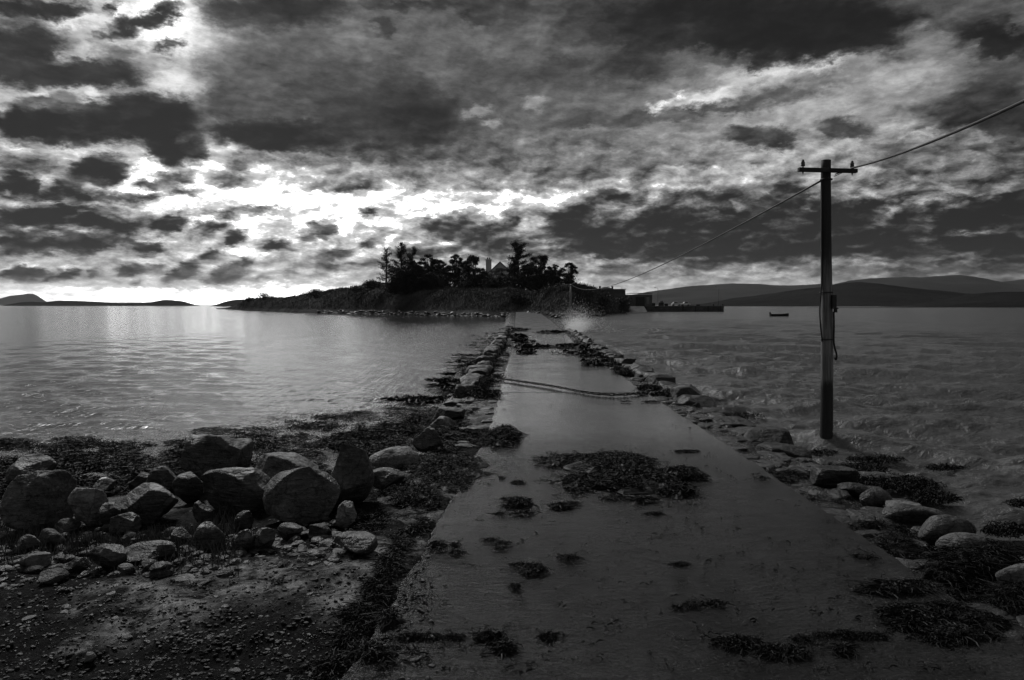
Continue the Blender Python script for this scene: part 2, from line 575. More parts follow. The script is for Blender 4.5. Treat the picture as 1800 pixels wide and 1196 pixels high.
# calmer in the lee left of the causeway and just beside the banks
lee = (1 - right)
for k in range(26):
    lam = .22 * (2.6 / .22) ** (k / 25)
    th = math.radians(70 + wr.normal(0, 30))
    kx, ky = math.cos(th) * 2 * PI / lam, math.sin(th) * 2 * PI / lam
    att = np.clip(lam / (3.0 * dr) - .35, 0, 1)
    w += lee * att * .0030 * lam ** .7 * np.cos(kx * SX + ky * SY + wr.uniform(0, 6.28))
dist_edge = np.abs(SX - cl(np.clip(SY, -14, 160))) - hw(np.clip(SY, -14, 160))
w *= np.where((SY < 165), .35 + .65 * sstep(.8, 3.0, dist_edge), 1)
foamn = fbm(np.stack([SX * 1.3, SY * .8, SX * 0 + 5], -1), 4, .6)
patch = fbm(np.stack([SX * .10, SY * .05, SX * 0 + 11], -1), 2, .5)
foam = right * sstep(2.8, 3.8, ws + 1.0 * foamn + .9 * patch) * (SY > 9) * sstep(75, 50, SR) * sstep(2.0, 4.0, dist_edge)
foam = np.maximum(foam, right * .35 * sstep(.5, .05, dist_edge - .95) * sstep(.25, .9, foamn + .2) * (SY < 160) * (SY > 20))
me = mesh_data('sea', np.stack([SX, SY, w], -1).reshape(-1, 3), grid_faces(*SX.shape))
at_ = me.attributes.new('foam', 'FLOAT', 'POINT')
at_.data.foreach_set('value', foam.ravel().astype(np.float32))
at2 = me.attributes.new('rough_side', 'FLOAT', 'POINT')
at2.data.foreach_set('value', right.ravel().astype(np.float32))


def sea_material():
    m, nt, bs = new_mat('sea_water')
    tc = nt.node('ShaderNodeTexCoord').outputs['Object']
    fo = nt.node('ShaderNodeAttribute', attribute_name='foam').outputs['Fac']
    rs = nt.node('ShaderNodeAttribute', attribute_name='rough_side').outputs['Fac']
    n1 = nt.noise(nt.vm('MULTIPLY', tc, (1, 1.7, 0)), 3.2, 6, .62, .3)
    n2 = nt.noise(nt.vm('MULTIPLY', tc, (1, 1.5, 0)), .55, 5, .6, .3)
    n3 = nt.noise(nt.vm('MULTIPLY', tc, (1, 1.4, 0)), 12, 4, .6)
    fn = nt.noise(tc, 9, 5, .7)
    n5 = nt.noise(nt.vm('MULTIPLY', tc, (8, 1.1, 0)), 1.0, 3, .6, .4)
    n6 = nt.noise(nt.vm('MULTIPLY', tc, (2.6, .26, 0)), 1.0, 3, .6, .4)
    f = nt.rng(nt.m('MULTIPLY', fo, nt.rng(fn, .38, .66, 0, 1.5)), .25, .8, 0, .9)
    nt._in(bs.inputs['Base Color'], nt.mixf(f, nt.mixf(rs, .03, .10), .8))
    nt._in(bs.inputs['Roughness'], nt.mixf(f, nt.mixf(rs, .10, .17), .9))
    bs.inputs['IOR'].default_value = 1.333
    h = nt.m('ADD', nt.m('MULTIPLY', n1, nt.mixf(rs, .015, .075)), nt.m('MULTIPLY', n2, nt.mixf(rs, .016, .09)))
    h = nt.m('ADD', h, nt.m('MULTIPLY', n3, nt.mixf(rs, .007, .02)))
    h = nt.m('ADD', h, nt.m('MULTIPLY', nt.m('ADD', nt.m('MULTIPLY', n5, .022), nt.m('MULTIPLY', n6, .06)), nt.mixf(rs, 1.0, .5)))
    nt._in(bs.inputs['Normal'], nt.bump(h, 1.0, 1.0))
    return m


M['sea'] = sea_material()
me.materials.append(M['sea'])
tag(put('sea', me), 'sea lying calm left of the causeway and choppy on its right', 'sea', kind='structure')
# ------------------------------------------------------------------ stones
_ico = {}


def ico(n):
    if n not in _ico:
        bm = bmesh.new()
        bmesh.ops.create_icosphere(bm, subdivisions=n, radius=1)
        V = np.array([v.co[:] for v in bm.verts])
        F = np.array([[v.index for v in f.verts] for f in bm.faces])
        bm.free()
        _ico[n] = (V, F)
    return _ico[n]


def rock_shape(seed, size, n=5, planes=9, sharp=110, rough=.028, boxy=0.0, flat_top=False, point=0.0):
    """a stone cut by random planes; base at z=0, size = full extents"""
    r = np.random.default_rng(seed)
    D, F = ico(n)
    N = r.normal(size=(planes, 3))
    N /= np.linalg.norm(N, axis=1)[:, None]
    d = r.uniform(.45, .82, planes)
    if boxy:
        ax = np.array([[1, .1, .05], [-1, .05, .1], [.1, 1, 0], [-.08, -1, .1], [0, .1, 1], [0, 0, -1]])
        ax = ax + r.normal(0, .12, ax.shape)
        ax /= np.linalg.norm(ax, axis=1)[:, None]
        N = np.concatenate([N, ax]); d = np.concatenate([d, np.full(6, .72) * r.uniform(.92, 1.08, 6)])
    if flat_top:
        N = np.concatenate([N, [[.08, .05, .99]]]); d = np.concatenate([d, [.5]])
    proj = D @ N.T
    inv = np.maximum(proj, 1e-3) / d[None, :]
    rad = 1.0 / (np.sum(np.concatenate([inv, np.full((len(D), 1), 1.02)], 1) ** sharp, axis=1) ** (1.0 / sharp))
    V = D * rad[:, None]
    lo, hi = V.min(0), V.max(0)
    V = (V - (lo + hi) / 2) / (hi - lo) * np.array(size)[None, :]
    if point:
        t = np.clip(V[:, 2] / size[2] + .5, 0, 1)
        V[:, 0] *= 1 - point * t ** 1.3
        V[:, 1] *= 1 - point * t ** 1.3
    m = float(np.mean(size))
    nrm = D
    q = V / m
    disp = rough * fbm(q * 2.2 + seed * 3.7, 5, .55) + rough * .35 * np.abs(fbm(np.stack([q[:, 0] * 1.5, q[:, 1] * 1.5, q[:, 2] * 6], -1) + seed, 4))
    disp = disp - rough * .5 * np.abs(fbm(q * 4.5 + seed * 1.3, 3)) ** 1.5
    V = V + nrm * (disp * m)[:, None]
    V[:, 2] += size[2] / 2
    return V, F


_unit = {}


def unit_stone(seed, n, planes):
    if (seed, n) not in _unit:
        _unit[(seed, n)] = rock_shape(seed, (1.0, 1.0, 1.0), n=n, planes=planes, rough=.03)
    return _unit[(seed, n)]


def make_rock(name, seed, size, loc, rz, mat, tilt=(0, 0), **kw):
    V, F = rock_shape(seed, size, **kw)
    o = put(name, mesh_data(name, V, F, mat, True), None, loc)
    o.rotation_euler = (tilt[0], tilt[1], rz)
    return o


def place_rock(box, label, seed, mat='rock', name='boulder', cat='boulder', group=None, depth=.85, bury=.12, lift=0.0, tilt=(0, 0), off=0.0, **kw):
    """box = x0, x1, top, base in photo pixels; the stone stands on the ground under it"""
    x0, x1, yt, yb = box
    X, Y, Z = at((x0 + x1) / 2, yb - .12 * (yb - yt))
    X, Y, Z = float(X), float(Y), float(Z)
    Z += off
    w = (x1 - x0) * Y / FOC
    h = (yb - yt) * Y / FOC
    Y2 = Y + depth * w * .35
    X2 = X * Y2 / Y
    sc = Y2 / Y
    o = make_rock(name, seed, (w * sc, w * depth * sc, h * (1 + bury) * sc), (X2, Y2, Z - h * bury), 0.0, M[mat], tilt, **kw)
    return tag(o, label, cat, group)


BG = 'boulders heaped on the shore'
big = [
    # box, label, seed, mat, kw
    ((328, 434, 779, 868), 'large flat topped boulder standing highest in the heap', 11, 'rock', dict(n=6, boxy=1, planes=6, lift=0)),
    ((361, 486, 838, 908), 'broad angular boulder below the highest flat topped boulder', 12, 'rock', dict(n=6, planes=9, boxy=1)),
    ((466, 596, 840, 928), 'dark rounded boulder in front of the long slab', 13, 'rock', dict(n=6, planes=8, sharp=80)),
    ((560, 666, 803, 908), 'tall pointed boulder at the road end of the heap', 14, 'rock', dict(n=6, planes=8, sharp=90, point=.45)),
    ((448, 560, 812, 858), 'long sloping slab lying behind the dark rounded boulder', 15, 'rock_pale', dict(n=6, planes=7, boxy=1, tilt=(0, .12))),
    ((651, 740, 797, 836), 'smooth pale topped boulder between pointed boulder and road', 16, 'rock_pale', dict(n=6, planes=4, sharp=7, rough=.025)),
    ((645, 714, 834, 866), 'low mottled stone at the foot of the smooth pale topped boulder', 17, 'rock', dict(planes=8)),
    ((8, 136, 847, 942), 'huge peaked boulder at the left border of the picture', 18, 'rock', dict(n=6, planes=9, sharp=90, point=.4)),
    ((12, 100, 815, 862), 'wedge shaped boulder behind the huge peaked boulder', 19, 'rock', dict(n=6, planes=8, sharp=90, point=.3)),
    ((122, 184, 868, 934), 'upright boulder with a pale stripe right of the huge peaked boulder', 20, 'rock_pale', dict(n=6, planes=7, boxy=1, point=.2)),
    ((214, 316, 866, 926), 'broad humped boulder in the middle of the left group', 21, 'rock', dict(n=6, planes=8, sharp=80)),
    ((252, 322, 830, 878), 'layered dark boulder behind the broad humped boulder', 22, 'rock', dict(n=6, planes=8, sharp=90, point=.3)),
    ((305, 362, 840, 892), 'dark boulder wedged between layered boulder and broad angular boulder', 23, 'rock_dark', dict(planes=8)),
    ((228, 270, 838, 872), 'small dark boulder at the back beside the layered boulder', 24, 'rock_dark', dict(planes=8)),
    ((158, 198, 848, 876), 'small pale stone lying alone behind the upright striped boulder', 25, 'rock', dict(planes=9)),
    ((578, 622, 890, 936), 'small pale wedge stone leaning on the foot of the pointed boulder', 26, 'rock_pale', dict(planes=7, point=.3, tilt=(0, .3))),
    ((340, 398, 928, 974), 'peaked pale faced stone in front of the broad angular boulder', 27, 'rock', dict(planes=7, sharp=90, point=.35)),
    ((198, 244, 910, 944), 'rounded stone at the foot of the broad humped boulder', 28, 'rock', dict(planes=8)),
    ((336, 374, 890, 932), 'upright small stone between humped and broad angular boulders', 29, 'rock', dict(planes=8)),
    ((178, 214, 892, 930), 'dark stone between upright striped and broad humped boulders', 30, 'rock', dict(planes=8)),
    ((158, 222, 966, 1006), 'angular slab with a sharp ridge in front of the grass', 31, 'rock', dict(planes=7, sharp=90)),
    ((212, 306, 968, 992), 'long dark low slab right of the sharp ridged slab', 32, 'rock_dark', dict(planes=7)),
    ((266, 306, 962, 988), 'small pale topped stone on the end of the long dark slab', 33, 'rock', dict(planes=8)),
    ((40, 90, 982, 1008), 'flat slab with a pale upper face left of the sharp ridged slab', 34, 'rock_pale', dict(planes=7, flat_top=True)),
    ((110, 154, 988, 1014), 'rough pale stone left of the sharp ridged slab, low down', 35, 'rock', dict(planes=8)),
    ((66, 114, 1012, 1030), 'thin flat stone below the flat pale slab', 36, 'rock', dict(planes=7)),
    ((26, 72, 948, 980), 'rounded dark stone half hidden in grass below huge peaked boulder', 37, 'rock', dict(planes=6, sharp=8)),
    ((66, 114, 938, 968), 'rounded stone in grass right of the half hidden dark stone', 38, 'rock', dict(planes=6, sharp=8)),
    ((94, 140, 918, 944), 'low stone touching the foot of huge peaked and upright boulders', 39, 'rock', dict(planes=7)),
    ((490, 532, 928, 956), 'stone lying under the front of the dark rounded boulder', 40, 'rock', dict(planes=7)),
    ((446, 484, 936, 972), 'blunt stone left of the one under the dark rounded boulder', 41, 'rock', dict(planes=8)),
    ((406, 452, 940, 976), 'leaning stone right of the peaked pale faced stone', 42, 'rock', dict(planes=8, point=.2)),
    ((586, 664, 952, 982), 'long flat slab lying alone toward the road', 43, 'rock', dict(planes=7, flat_top=True, rough=.03)),
    ((724, 780, 758, 800), 'weedy boulder at the road side behind the seaweed tongue', 44, 'rock', dict(n=6, planes=7, point=.2)),
    ((747, 798, 737, 764), 'pale rough stone behind the weedy roadside boulder', 45, 'rock_pale', dict(planes=8)),
    ((760, 818, 722, 746), 'dark flat stone beyond the pale rough stone', 46, 'rock_dark', dict(planes=6, boxy=1)),
    ((696, 732, 788, 808), 'small dark stone in weed behind the smooth pale topped boulder', 47, 'rock_dark', dict(planes=7)),
    ((412, 446, 906, 942), 'dark stone in the gap under broad angular boulder', 48, 'rock_dark', dict(planes=7)),
    ((544, 584, 926, 950), 'little stone between rounded and pointed boulders', 49, 'rock', dict(planes=7)),
    ((300, 342, 936, 962), 'low stone left of the peaked pale faced stone', 50, 'rock', dict(planes=7)),
    ((145, 172, 1120, 1172), 'lone pale pebble lying on the dark ground at the bottom', 51, 'rock_pale', dict(planes=7)),
]
for box, label, seed, mat, kw in big:
    kw = dict(kw)
    if label.startswith('lone'):
        box = (147, 167, 1153, 1172)
    nm = 'stone' if (box[1] - box[0]) < 60 else 'boulder'
    place_rock(box, label, seed, mat, nm, nm, BG if nm == 'boulder' else 'stones lying among the boulders', **kw)

# smaller rubble that nobody could count
mb = MB()
r = np.random.default_rng(5)
k_ = np.arange(1500)
ppx = np.where(k_ < 1000, r.uniform(0, 620, 1500), r.uniform(0, 760, 1500))
ppy = np.where(k_ < 1000, 985 - .06 * ppx + np.abs(r.normal(0, 30, 1500)) - 50 * r.random(1500) ** 2, r.uniform(930, 1190, 1500))
gX, gY, gZ = at(ppx, ppy)
for k in range(1500):
    X, Y, Z = gX[k], gY[k], gZ[k]
    s = (.008 + .075 * r.random() ** 4) * (1.25 if k < 1000 else .5)
    V, F = unit_stone(1000 + k % 40, 3, 9)
    V = V * np.array([s * r.uniform(1, 1.8), s * r.uniform(.9, 1.5), s * r.uniform(.3, .8)])
    a = r.uniform(0, 6.28)
    V = np.stack([V[:, 0] * math.cos(a) - V[:, 1] * math.sin(a), V[:, 0] * math.sin(a) + V[:, 1] * math.cos(a), V[:, 2]], -1)
    mb.add(V + np.array([X, Y, Z - s * .22]), F)
tag(mb.build('rubble', M['rock'], smooth=False), 'small broken stones strewn over the shore below the boulders', 'rubble', kind='stuff')

mb = MB()
gX, gY, gZ = at(r.uniform(-40, 760, 6000), 880 + 320 * r.random(6000) ** .8)
for k in range(6000):
    X, Y, Z = gX[k], gY[k], gZ[k]
    s = .005 + .016 * r.random() ** 3
    V, F = unit_stone(4000 + k % 30, 2, 6)
    V = V * np.array([s * r.uniform(1, 1.8), s * r.uniform(.9, 1.5), s * r.uniform(.5, 1)])
    mb.add(V + np.array([X, Y, Z - s * .15]), F)
tag(mb.build('gravel', M['rock_dark'], smooth=False), 'fine dark gravel covering the shore beside the road', 'gravel', kind='stuff')

# ---------------- edge stones of the causeway
ORD = ['first', 'second', 'third', 'fourth', 'fifth', 'sixth', 'seventh', 'eighth', 'ninth', 'tenth', 'eleventh', 'twelfth']
CHAIN_Y = {-1: 18.1, 1: 14.9}


def edge_row(side, y0, y1, seed, group, special=()):
    r = np.random.default_rng(seed)
    y = y0
    out = []
    while y < y1:
        ln = r.uniform(.6, 1.05) * (1 + .012 * max(0, y - 12))
        wd = r.uniform(.45, .8)
        ht = r.uniform(.2, .36) if side < 0 else r.uniform(.16, .34)
        out.append((y + ln / 2, ln, wd, ht))
        y += ln * r.uniform(.94, 1.04)
    return out


def edge_stone(side, y, ln, wd, ht, seed, label, group, mat, top=None, **kw):
    x = float(cl(y) + side * (hw(y) + .62 + .18 + .02 * math.sin(seed)))
    z = float(zr(y)) - (.26 if side < 0 else (.36 if y < 14.2 else .24))
    rot = math.atan2(float(cl(y + 1) - cl(y - 1)), 2)
    o = make_rock('kerb_stone', seed, (wd, ln, ht + .12), (x, y, z), -rot + (seed % 7 - 3) * .03, M[mat], n=5, **kw)
    return tag(o, label, 'kerb stone', group)


for side, y0, y1, nm, grp in ((-1, 15.6, 62, 'left', 'edge stones along the calm left side of the causeway'), (1, 9.3, 62, 'seaward right', 'edge stones along the rough right side of the causeway')):
    row = edge_row(side, y0, y1, 31 if side < 0 else 32, grp)
    cy = CHAIN_Y[side]
    near = [s for s in row if s[0] < cy]
    far = [s for s in row if s[0] >= cy]
    rr_ = np.random.default_rng(55 + side)
    for i, (y, ln, wd, ht) in enumerate(reversed(near)):
        dark = rr_.random() < .75
        lab = 'edge stone on the %s kerb, %s one this side of the chain' % (nm, ORD[min(i, 11)])
        edge_stone(side, y, ln, wd, ht, 200 + i + side * 50, lab, grp, 'rock_dark' if dark else 'rock', planes=3, boxy=1, rough=.03, sharp=60)
    for i, (y, ln, wd, ht) in enumerate(far):
        if i < 12:
            lab = 'edge stone on the %s kerb, %s one beyond the chain' % (nm, ORD[i])
        elif y < 40:
            lab = 'dark weedy edge stone in the long middle run of the %s kerb' % nm
        else:
            lab = 'small far edge stone near the island end of the %s kerb' % nm
        blockish = (side > 0 and i == 0)
        edge_stone(side, y, ln * (1.1 if blockish else 1), wd * (1.2 if blockish else 1), ht + (.12 if blockish else 0) + (.1 if side < 0 and i > 6 else 0), 300 + i + side * 80, lab, grp,
                   'rock_dark' if (i % 4 or y > 24) else 'rock', planes=3, boxy=1, rough=.03, sharp=60)

# the low right edge close by: separate rounded stones
NR = 'rounded stones along the near right edge'
near_right = [
    ((1428, 1502, 829, 862), 'squared dark stone with a wet top on the right edge, level with the pole', 71, 'rock_dark', dict(boxy=1, planes=3, flat_top=True)),
    ((1474, 1530, 856, 880), 'low dark flat stone just in front of the squared dark stone', 72, 'rock_dark', dict(planes=6)),
    ((1508, 1568, 866, 896), 'ridged dark stone between flat dark stone and humped wet stone', 73, 'rock', dict(planes=7, sharp=80)),
    ((1553, 1620, 890, 908), 'pale flat stone behind the humped wet stone', 77, 'rock_pale', dict(planes=5, flat_top=True)),
    ((1554, 1654, 897, 932), 'humped wet stone with a crease on the right edge', 74, 'rock', dict(n=6, planes=4, sharp=8, rough=.02)),
    ((1612, 1710, 918, 966), 'largest smooth rounded stone on the right edge', 75, 'rock', dict(n=6, planes=3, sharp=6, rough=.015)),
    ((1652, 1744, 948, 990), 'smooth pale stone half buried in weed on the right edge', 76, 'rock_pale', dict(n=6, planes=3, sharp=6, rough=.015)),
    ((1746, 1830, 1004, 1050), 'pale rounded stone cut by the right border of the picture', 78, 'rock_pale', dict(n=6, planes=4, sharp=7, rough=.02)),
]
for box, label, seed, mat, kw in near_right:
    place_rock(box, label, seed, mat, 'stone', 'stone', NR, depth=.7, **kw)

# flat stones paving the two margins of the causeway
mb = MB()
r = np.random.default_rng(66)
for k in range(1100):
    sd_ = 1 if r.random() < .55 else -1
    y = 3.0 + 60 * r.random() ** 2.2
    if sd_ < 0 and y < 9.5:
        continue
    a = r.uniform(.02, .95)
    x = float(cl(y) + sd_ * (hw(y) + a))
    z = float(ground_h(np.array(x), np.array(y)))
    s = r.uniform(.10, .30) * (1 + .006 * y)
    if ('m', k % 45) not in _unit:
        _unit[('m', k % 45)] = rock_shape(3000 + k % 45, (1, 1, 1), n=4, planes=8, flat_top=True, rough=.03)
    V, F = _unit[('m', k % 45)]
    V = V * np.array([s * r.uniform(1, 1.7), s * r.uniform(.8, 1.4), s * .45])
    t_ = r.uniform(0, 6.28)
    V = np.stack([V[:, 0] * math.cos(t_) - V[:, 1] * math.sin(t_), V[:, 0] * math.sin(t_) + V[:, 1] * math.cos(t_), V[:, 2]], -1)
    mb.add(V + np.array([x, y, z - s * .45 * .72]), F)
M['paving'] = stone_mat('wet_margin_stone', .012, .05, .07, .14)
tag(mb.build('margin_stones', M['paving'], smooth=True), 'wet flat stones paving the margins of the causeway', 'stones', kind='stuff')
# ------------------------------------------------------------------ seaweed: ribbons heaped and strewn
def ribbons(P, head, L, W, lift, curl, seg=5, seed=1, flat=0.0):
    r = np.random.default_rng(seed)
    n = len(P)
    pos = P.copy()
    A = head.copy()
    Vs = []
    tw = r.uniform(-.75, .75, n) * (1 - flat)
    for k in range(seg + 1):
        t = k / seg
        prof = (.35 + .65 * math.sin(PI * min(1, .15 + t * .8))) * (1 if k < seg else .45)
        tilt = tw * (1 + .8 * math.sin(3 * t))
        sx, sy, sz = -np.sin(A) * np.cos(tilt), np.cos(A) * np.cos(tilt), np.sin(tilt)
        zz = pos[:, 2] + lift * math.sin(PI * t) + .25 * lift * r.normal(0, 1, n)
        c = np.stack([pos[:, 0], pos[:, 1], zz + .004 + .3 * W * np.abs(np.sin(tilt))], -1)
        off = np.stack([sx, sy, sz], -1) * (W * prof * .5)[:, None]
        Vs += [c - off, c + off]
        A = A + curl / seg + r.normal(0, .22, n)
        pos[:, 0] += np.cos(A) * L / seg
        pos[:, 1] += np.sin(A) * L / seg
    m = 2 * (seg + 1)
    V = np.stack(Vs, 1).reshape(-1, 3)
    base = np.arange(n)[:, None] * m
    F = np.concatenate([base + np.array([2 * k, 2 * k + 2, 2 * k + 3, 2 * k + 1])[None, :] for k in range(seg)], 0)
    return V, F


def ell_pts(ells, n, r, power=.5):
    """random points in photo ellipses; returns ground points and the height of the heap there"""
    ar = np.array([e[2] * e[3] for e in ells]) ** .9
    pick = r.choice(len(ells), n, p=ar / ar.sum())
    E = np.array(ells, float)[pick]
    th = r.uniform(0, 2 * PI, n)
    rad = r.random(n) ** power * np.where(r.random(n) < .22, 1 + .9 * r.random(n), 1.0)
    rad = rad * (1 + .18 * np.sin(3 * th + E[:, 0]) + .12 * np.sin(7 * th + E[:, 1]))
    px = E[:, 0] + rad * E[:, 2] * np.cos(th)
    py = E[:, 1] + rad * E[:, 3] * np.sin(th)
    X, Y, Z = at(px, np.maximum(py, 545))
    H = E[:, 4] * np.clip(1 - rad ** 2, 0, 1)
    return X, Y, Z, H


def weed(name, ells, n, label, cat='seaweed', group=None, seed=1, L=.16, W=.014, kind=None, mat='weed', mound=True, sink=0.0, power=.55, lift=.02):
    r = np.random.default_rng(seed)
    if L < .21 and kind is None:
        n0 = n
        small = max(e[2] for e in ells) < 40
        n = int(n * (2.6 if small else 4.6))
        ells = [(e[0], e[1], e[2] * (.8 if small else .95), e[3] * (.6 if small else .9), e[4] * (.6 if n0 < 2000 else .85)) for e in ells]
    X, Y, Z, H = ell_pts(ells, n, r, power)
    sz = float(np.median([2 * e[2] for e in ells])) * float(np.mean(Y)) / FOC
    rg = fbm2(X, Y * 1.0, 3.2 / max(sz, .12), 4, seed * .37)
    rimf = np.clip(1 - H / (max(e[4] for e in ells) * .5 + 1e-6), 0, 1)
    ok = rg > -.7 + 1.15 * rimf
    X, Y, Z, H = X[ok], Y[ok], Z[ok], H[ok]
    n = len(X)
    u = r.random(n) ** .6
    P = np.stack([X, Y, np.maximum(Z, -.02) + H * u - sink], -1)
    if L < .21 and kind is None:
        L, W, lift = L * .42, W * .36, lift * .35
    Ls = L * r.uniform(.5, 1.5, n) * np.where(r.random(n) < .06, 2.2, 1.0)
    V, F = ribbons(P, r.uniform(0, 6.28, n), Ls, W * r.uniform(.6, 1.5, n), lift * r.uniform(.2, 1.4, n), r.normal(0, 2.4, n), 5, seed + 1)
    mb = MB()
    mb.add(V, F)
    if mound:
        for (x, y, rx, ry, h) in ells:
            if h < .05:
                continue
            k, q = 40, 14
            th = np.arange(k) / k * 2 * PI
            rad = np.linspace(0.02, .86, q)
            TH, RD = np.meshgrid(th, rad)
            j = 1 + .18 * np.sin(3 * TH + x) + .12 * np.sin(7 * TH + y)
            gx, gy, gz = at(x + RD * j * rx * np.cos(TH), np.maximum(y + RD * j * ry * np.sin(TH), 545))
            hh = h * .75 * (1 - RD ** 2) * (1 + .5 * fbm2(gx, gy, 6.0, 3, seed)) - .012 * RD
            Vm = np.stack([gx, gy, gz + hh + .035 * fbm2(gx, gy, 22.0, 3, seed + 2) * (1 - RD)], -1).reshape(-1, 3)
            i = np.arange(q - 1)[:, None] * k
            jj = np.arange(k)[None, :]
            kk = (jj + 1) % k
            mb.add(Vm, np.stack([i + jj, i + k + jj, i + k + kk, i + kk], -1).reshape(-1, 4))
    o = mb.build(name, M[mat], smooth=False)
    c = (float(np.mean(X)), float(np.mean(Y)), float(np.mean(Z)))
    o.data.transform(__import__('mathutils').Matrix.Translation((-c[0], -c[1], -c[2])))
    o.location = c
    return tag(o, label, cat, group, kind)


WG = 'seaweed clumps left on the road'
heaps = [
    ([(1000, 812, 72, 13, .08), (1080, 822, 90, 24, .17), (1110, 850, 105, 24, .12), (1195, 838, 50, 13, .12), (1185, 866, 42, 14, .11), (1020, 850, 40, 18, .08), (1085, 880, 34, 6, .03), (1130, 882, 30, 6, .03)], 5200,
     'biggest seaweed heap, spread across the middle of the road', .17, .016),
    ([(790, 766, 40, 13, .13), (845, 772, 40, 12, .10), (888, 772, 27, 17, .20)], 2600, 'dark tongue of seaweed with a round lump at its end, left road edge', .2, .02),
    ([(912, 888, 32, 14, .10), (890, 880, 14, 5, .02), (880, 905, 10, 5, .02), (915, 905, 34, 6, .03)], 1000, 'round tufted seaweed clump just left of the biggest heap', .12, .013),
    ([(985, 894, 28, 9, .06), (1006, 888, 14, 5, .03)], 500, 'small seaweed clump beside the round tufted one', .12, .012),
    ([(770, 964, 17, 11, .06)], 320, 'seaweed tuft on the left road edge beside a curled frond', .1, .012),
    ([(803, 975, 17, 5, .02), (800, 962, 5, 9, .02)], 190, 'curled seaweed frond right of the left edge tuft', .1, .01),
    ([(862, 953, 17, 5, .02), (884, 958, 16, 5, .02), (882, 968, 16, 3, .01)], 330, 'loose seaweed spray in two streaks below the round tufted clump', .1, .01),
    ([(938, 1006, 24, 12, .06), (915, 996, 22, 4, .015)], 440, 'seaweed clump with a long tail in mid road', .11, .012),
    ([(1002, 985, 22, 7, .03)], 230, 'thin seaweed cluster right of the clump with a long tail', .1, .01),
    ([(906, 1036, 10, 11, .02)], 110, 'upright wisp of seaweed below the clump with a long tail', .08, .009),
    ([(862, 1125, 32, 10, .05), (885, 1145, 22, 16, .06)], 720, 'hooked seaweed clump at the bottom centre of the road', .1, .012),
    ([(963, 1124, 17, 9, .03)], 190, 'compact small seaweed tuft right of the hooked clump', .08, .01),
    ([(740, 1124, 48, 6, .015), (800, 1124, 20, 4, .012)], 400, 'long flat seaweed streak left of the hooked clump', .08, .009),
    ([(1215, 1068, 22, 4, .015), (1255, 1064, 18, 7, .02), (1190, 1072, 18, 3, .01)], 300, 'stringy seaweed strand lying right of centre on the near road', .1, .01),
    ([(1300, 1136, 45, 11, .05), (1345, 1150, 30, 10, .04), (1390, 1152, 40, 9, .04)], 900, 'long wavy seaweed bank low on the right of the road', .1, .012),
    ([(1570, 1040, 58, 12, .07), (1620, 1035, 30, 9, .05)], 900, 'seaweed bundle with arching stems at the right road edge', .16, .014),
    ([(1585, 1084, 42, 14, .08), (1615, 1100, 50, 12, .06), (1680, 1120, 60, 16, .05)], 1500, 'heaped seaweed below the bundle with arching stems', .14, .014),
    ([(1668, 1078, 44, 15, .06), (1725, 1098, 50, 18, .06)], 1100, 'seaweed bank stretching to the right lower corner', .14, .014),
    ([(1480, 1120, 60, 5, .015), (1520, 1122, 40, 4, .015), (1410, 1128, 22, 4, .015)], 500, 'thin broken seaweed line above the long wavy bank', .09, .009),
    ([(1482, 1148, 22, 8, .04)], 260, 'compact dark seaweed tuft between wavy bank and corner weed', .09, .011),
    ([(1508, 982, 10, 5, .03), (1530, 983, 22, 3, .012)], 170, 'club shaped seaweed scrap near the right road edge', .08, .01),
    ([(1197, 995, 17, 4, .015)], 120, 'small flat seaweed scrap in mid road on its own', .07, .009),
    ([(1207, 795, 28, 3, .02)], 200, 'thin seaweed line on the bright wet road beyond the biggest heap', .12, .014),
    ([(910, 851, 16, 4, .03), (880, 842, 8, 3, .02)], 230, 'small seaweed clump above the round tufted clump', .1, .012),
    ([(1150, 905, 24, 3, .012)], 130, 'stringy seaweed just below the biggest heap', .1, .01),
    ([(1100, 707, 14, 2, .03), (1150, 707, 22, 2, .03)], 200, 'strip of weed lying beside the chain', .12, .02),
    ([(1010, 611, 52, 2.0, .10), (925, 612, 20, 1.6, .07), (952, 611.5, 16, 1.3, .05)], 500, 'long dark weed line right across the far road', .4, .07),
    ([(925, 621, 14, 1.6, .08), (1035, 622, 40, 1.5, .08)], 320, 'second weed line across the road, nearer than the long one', .4, .06),
    ([(1040, 626, 30, 1.5, .06)], 200, 'weed strip reaching in from the right kerb', .35, .06),
    ([(1046, 641, 20, 1.6, .05)], 160, 'short weed strip by the right kerb, nearest of the far strips', .3, .05),
    ([(905, 582, 24, 1.4, .15), (965, 586, 24, 1.2, .12)], 260, 'weed line across the road near the breaking spray', .6, .1),
    ([(905, 594, 16, 2.2, .16), (918, 602, 14, 1.4, .1)], 240, 'weed lump spilling from the left kerb far out', .5, .1),
]
for i, (ells, n, label, L, W) in enumerate(heaps):
    weed('seaweed_clump', ells, n, label, 'seaweed', WG, 400 + i * 3, L, W, lift=.025 if L < .3 else .08)

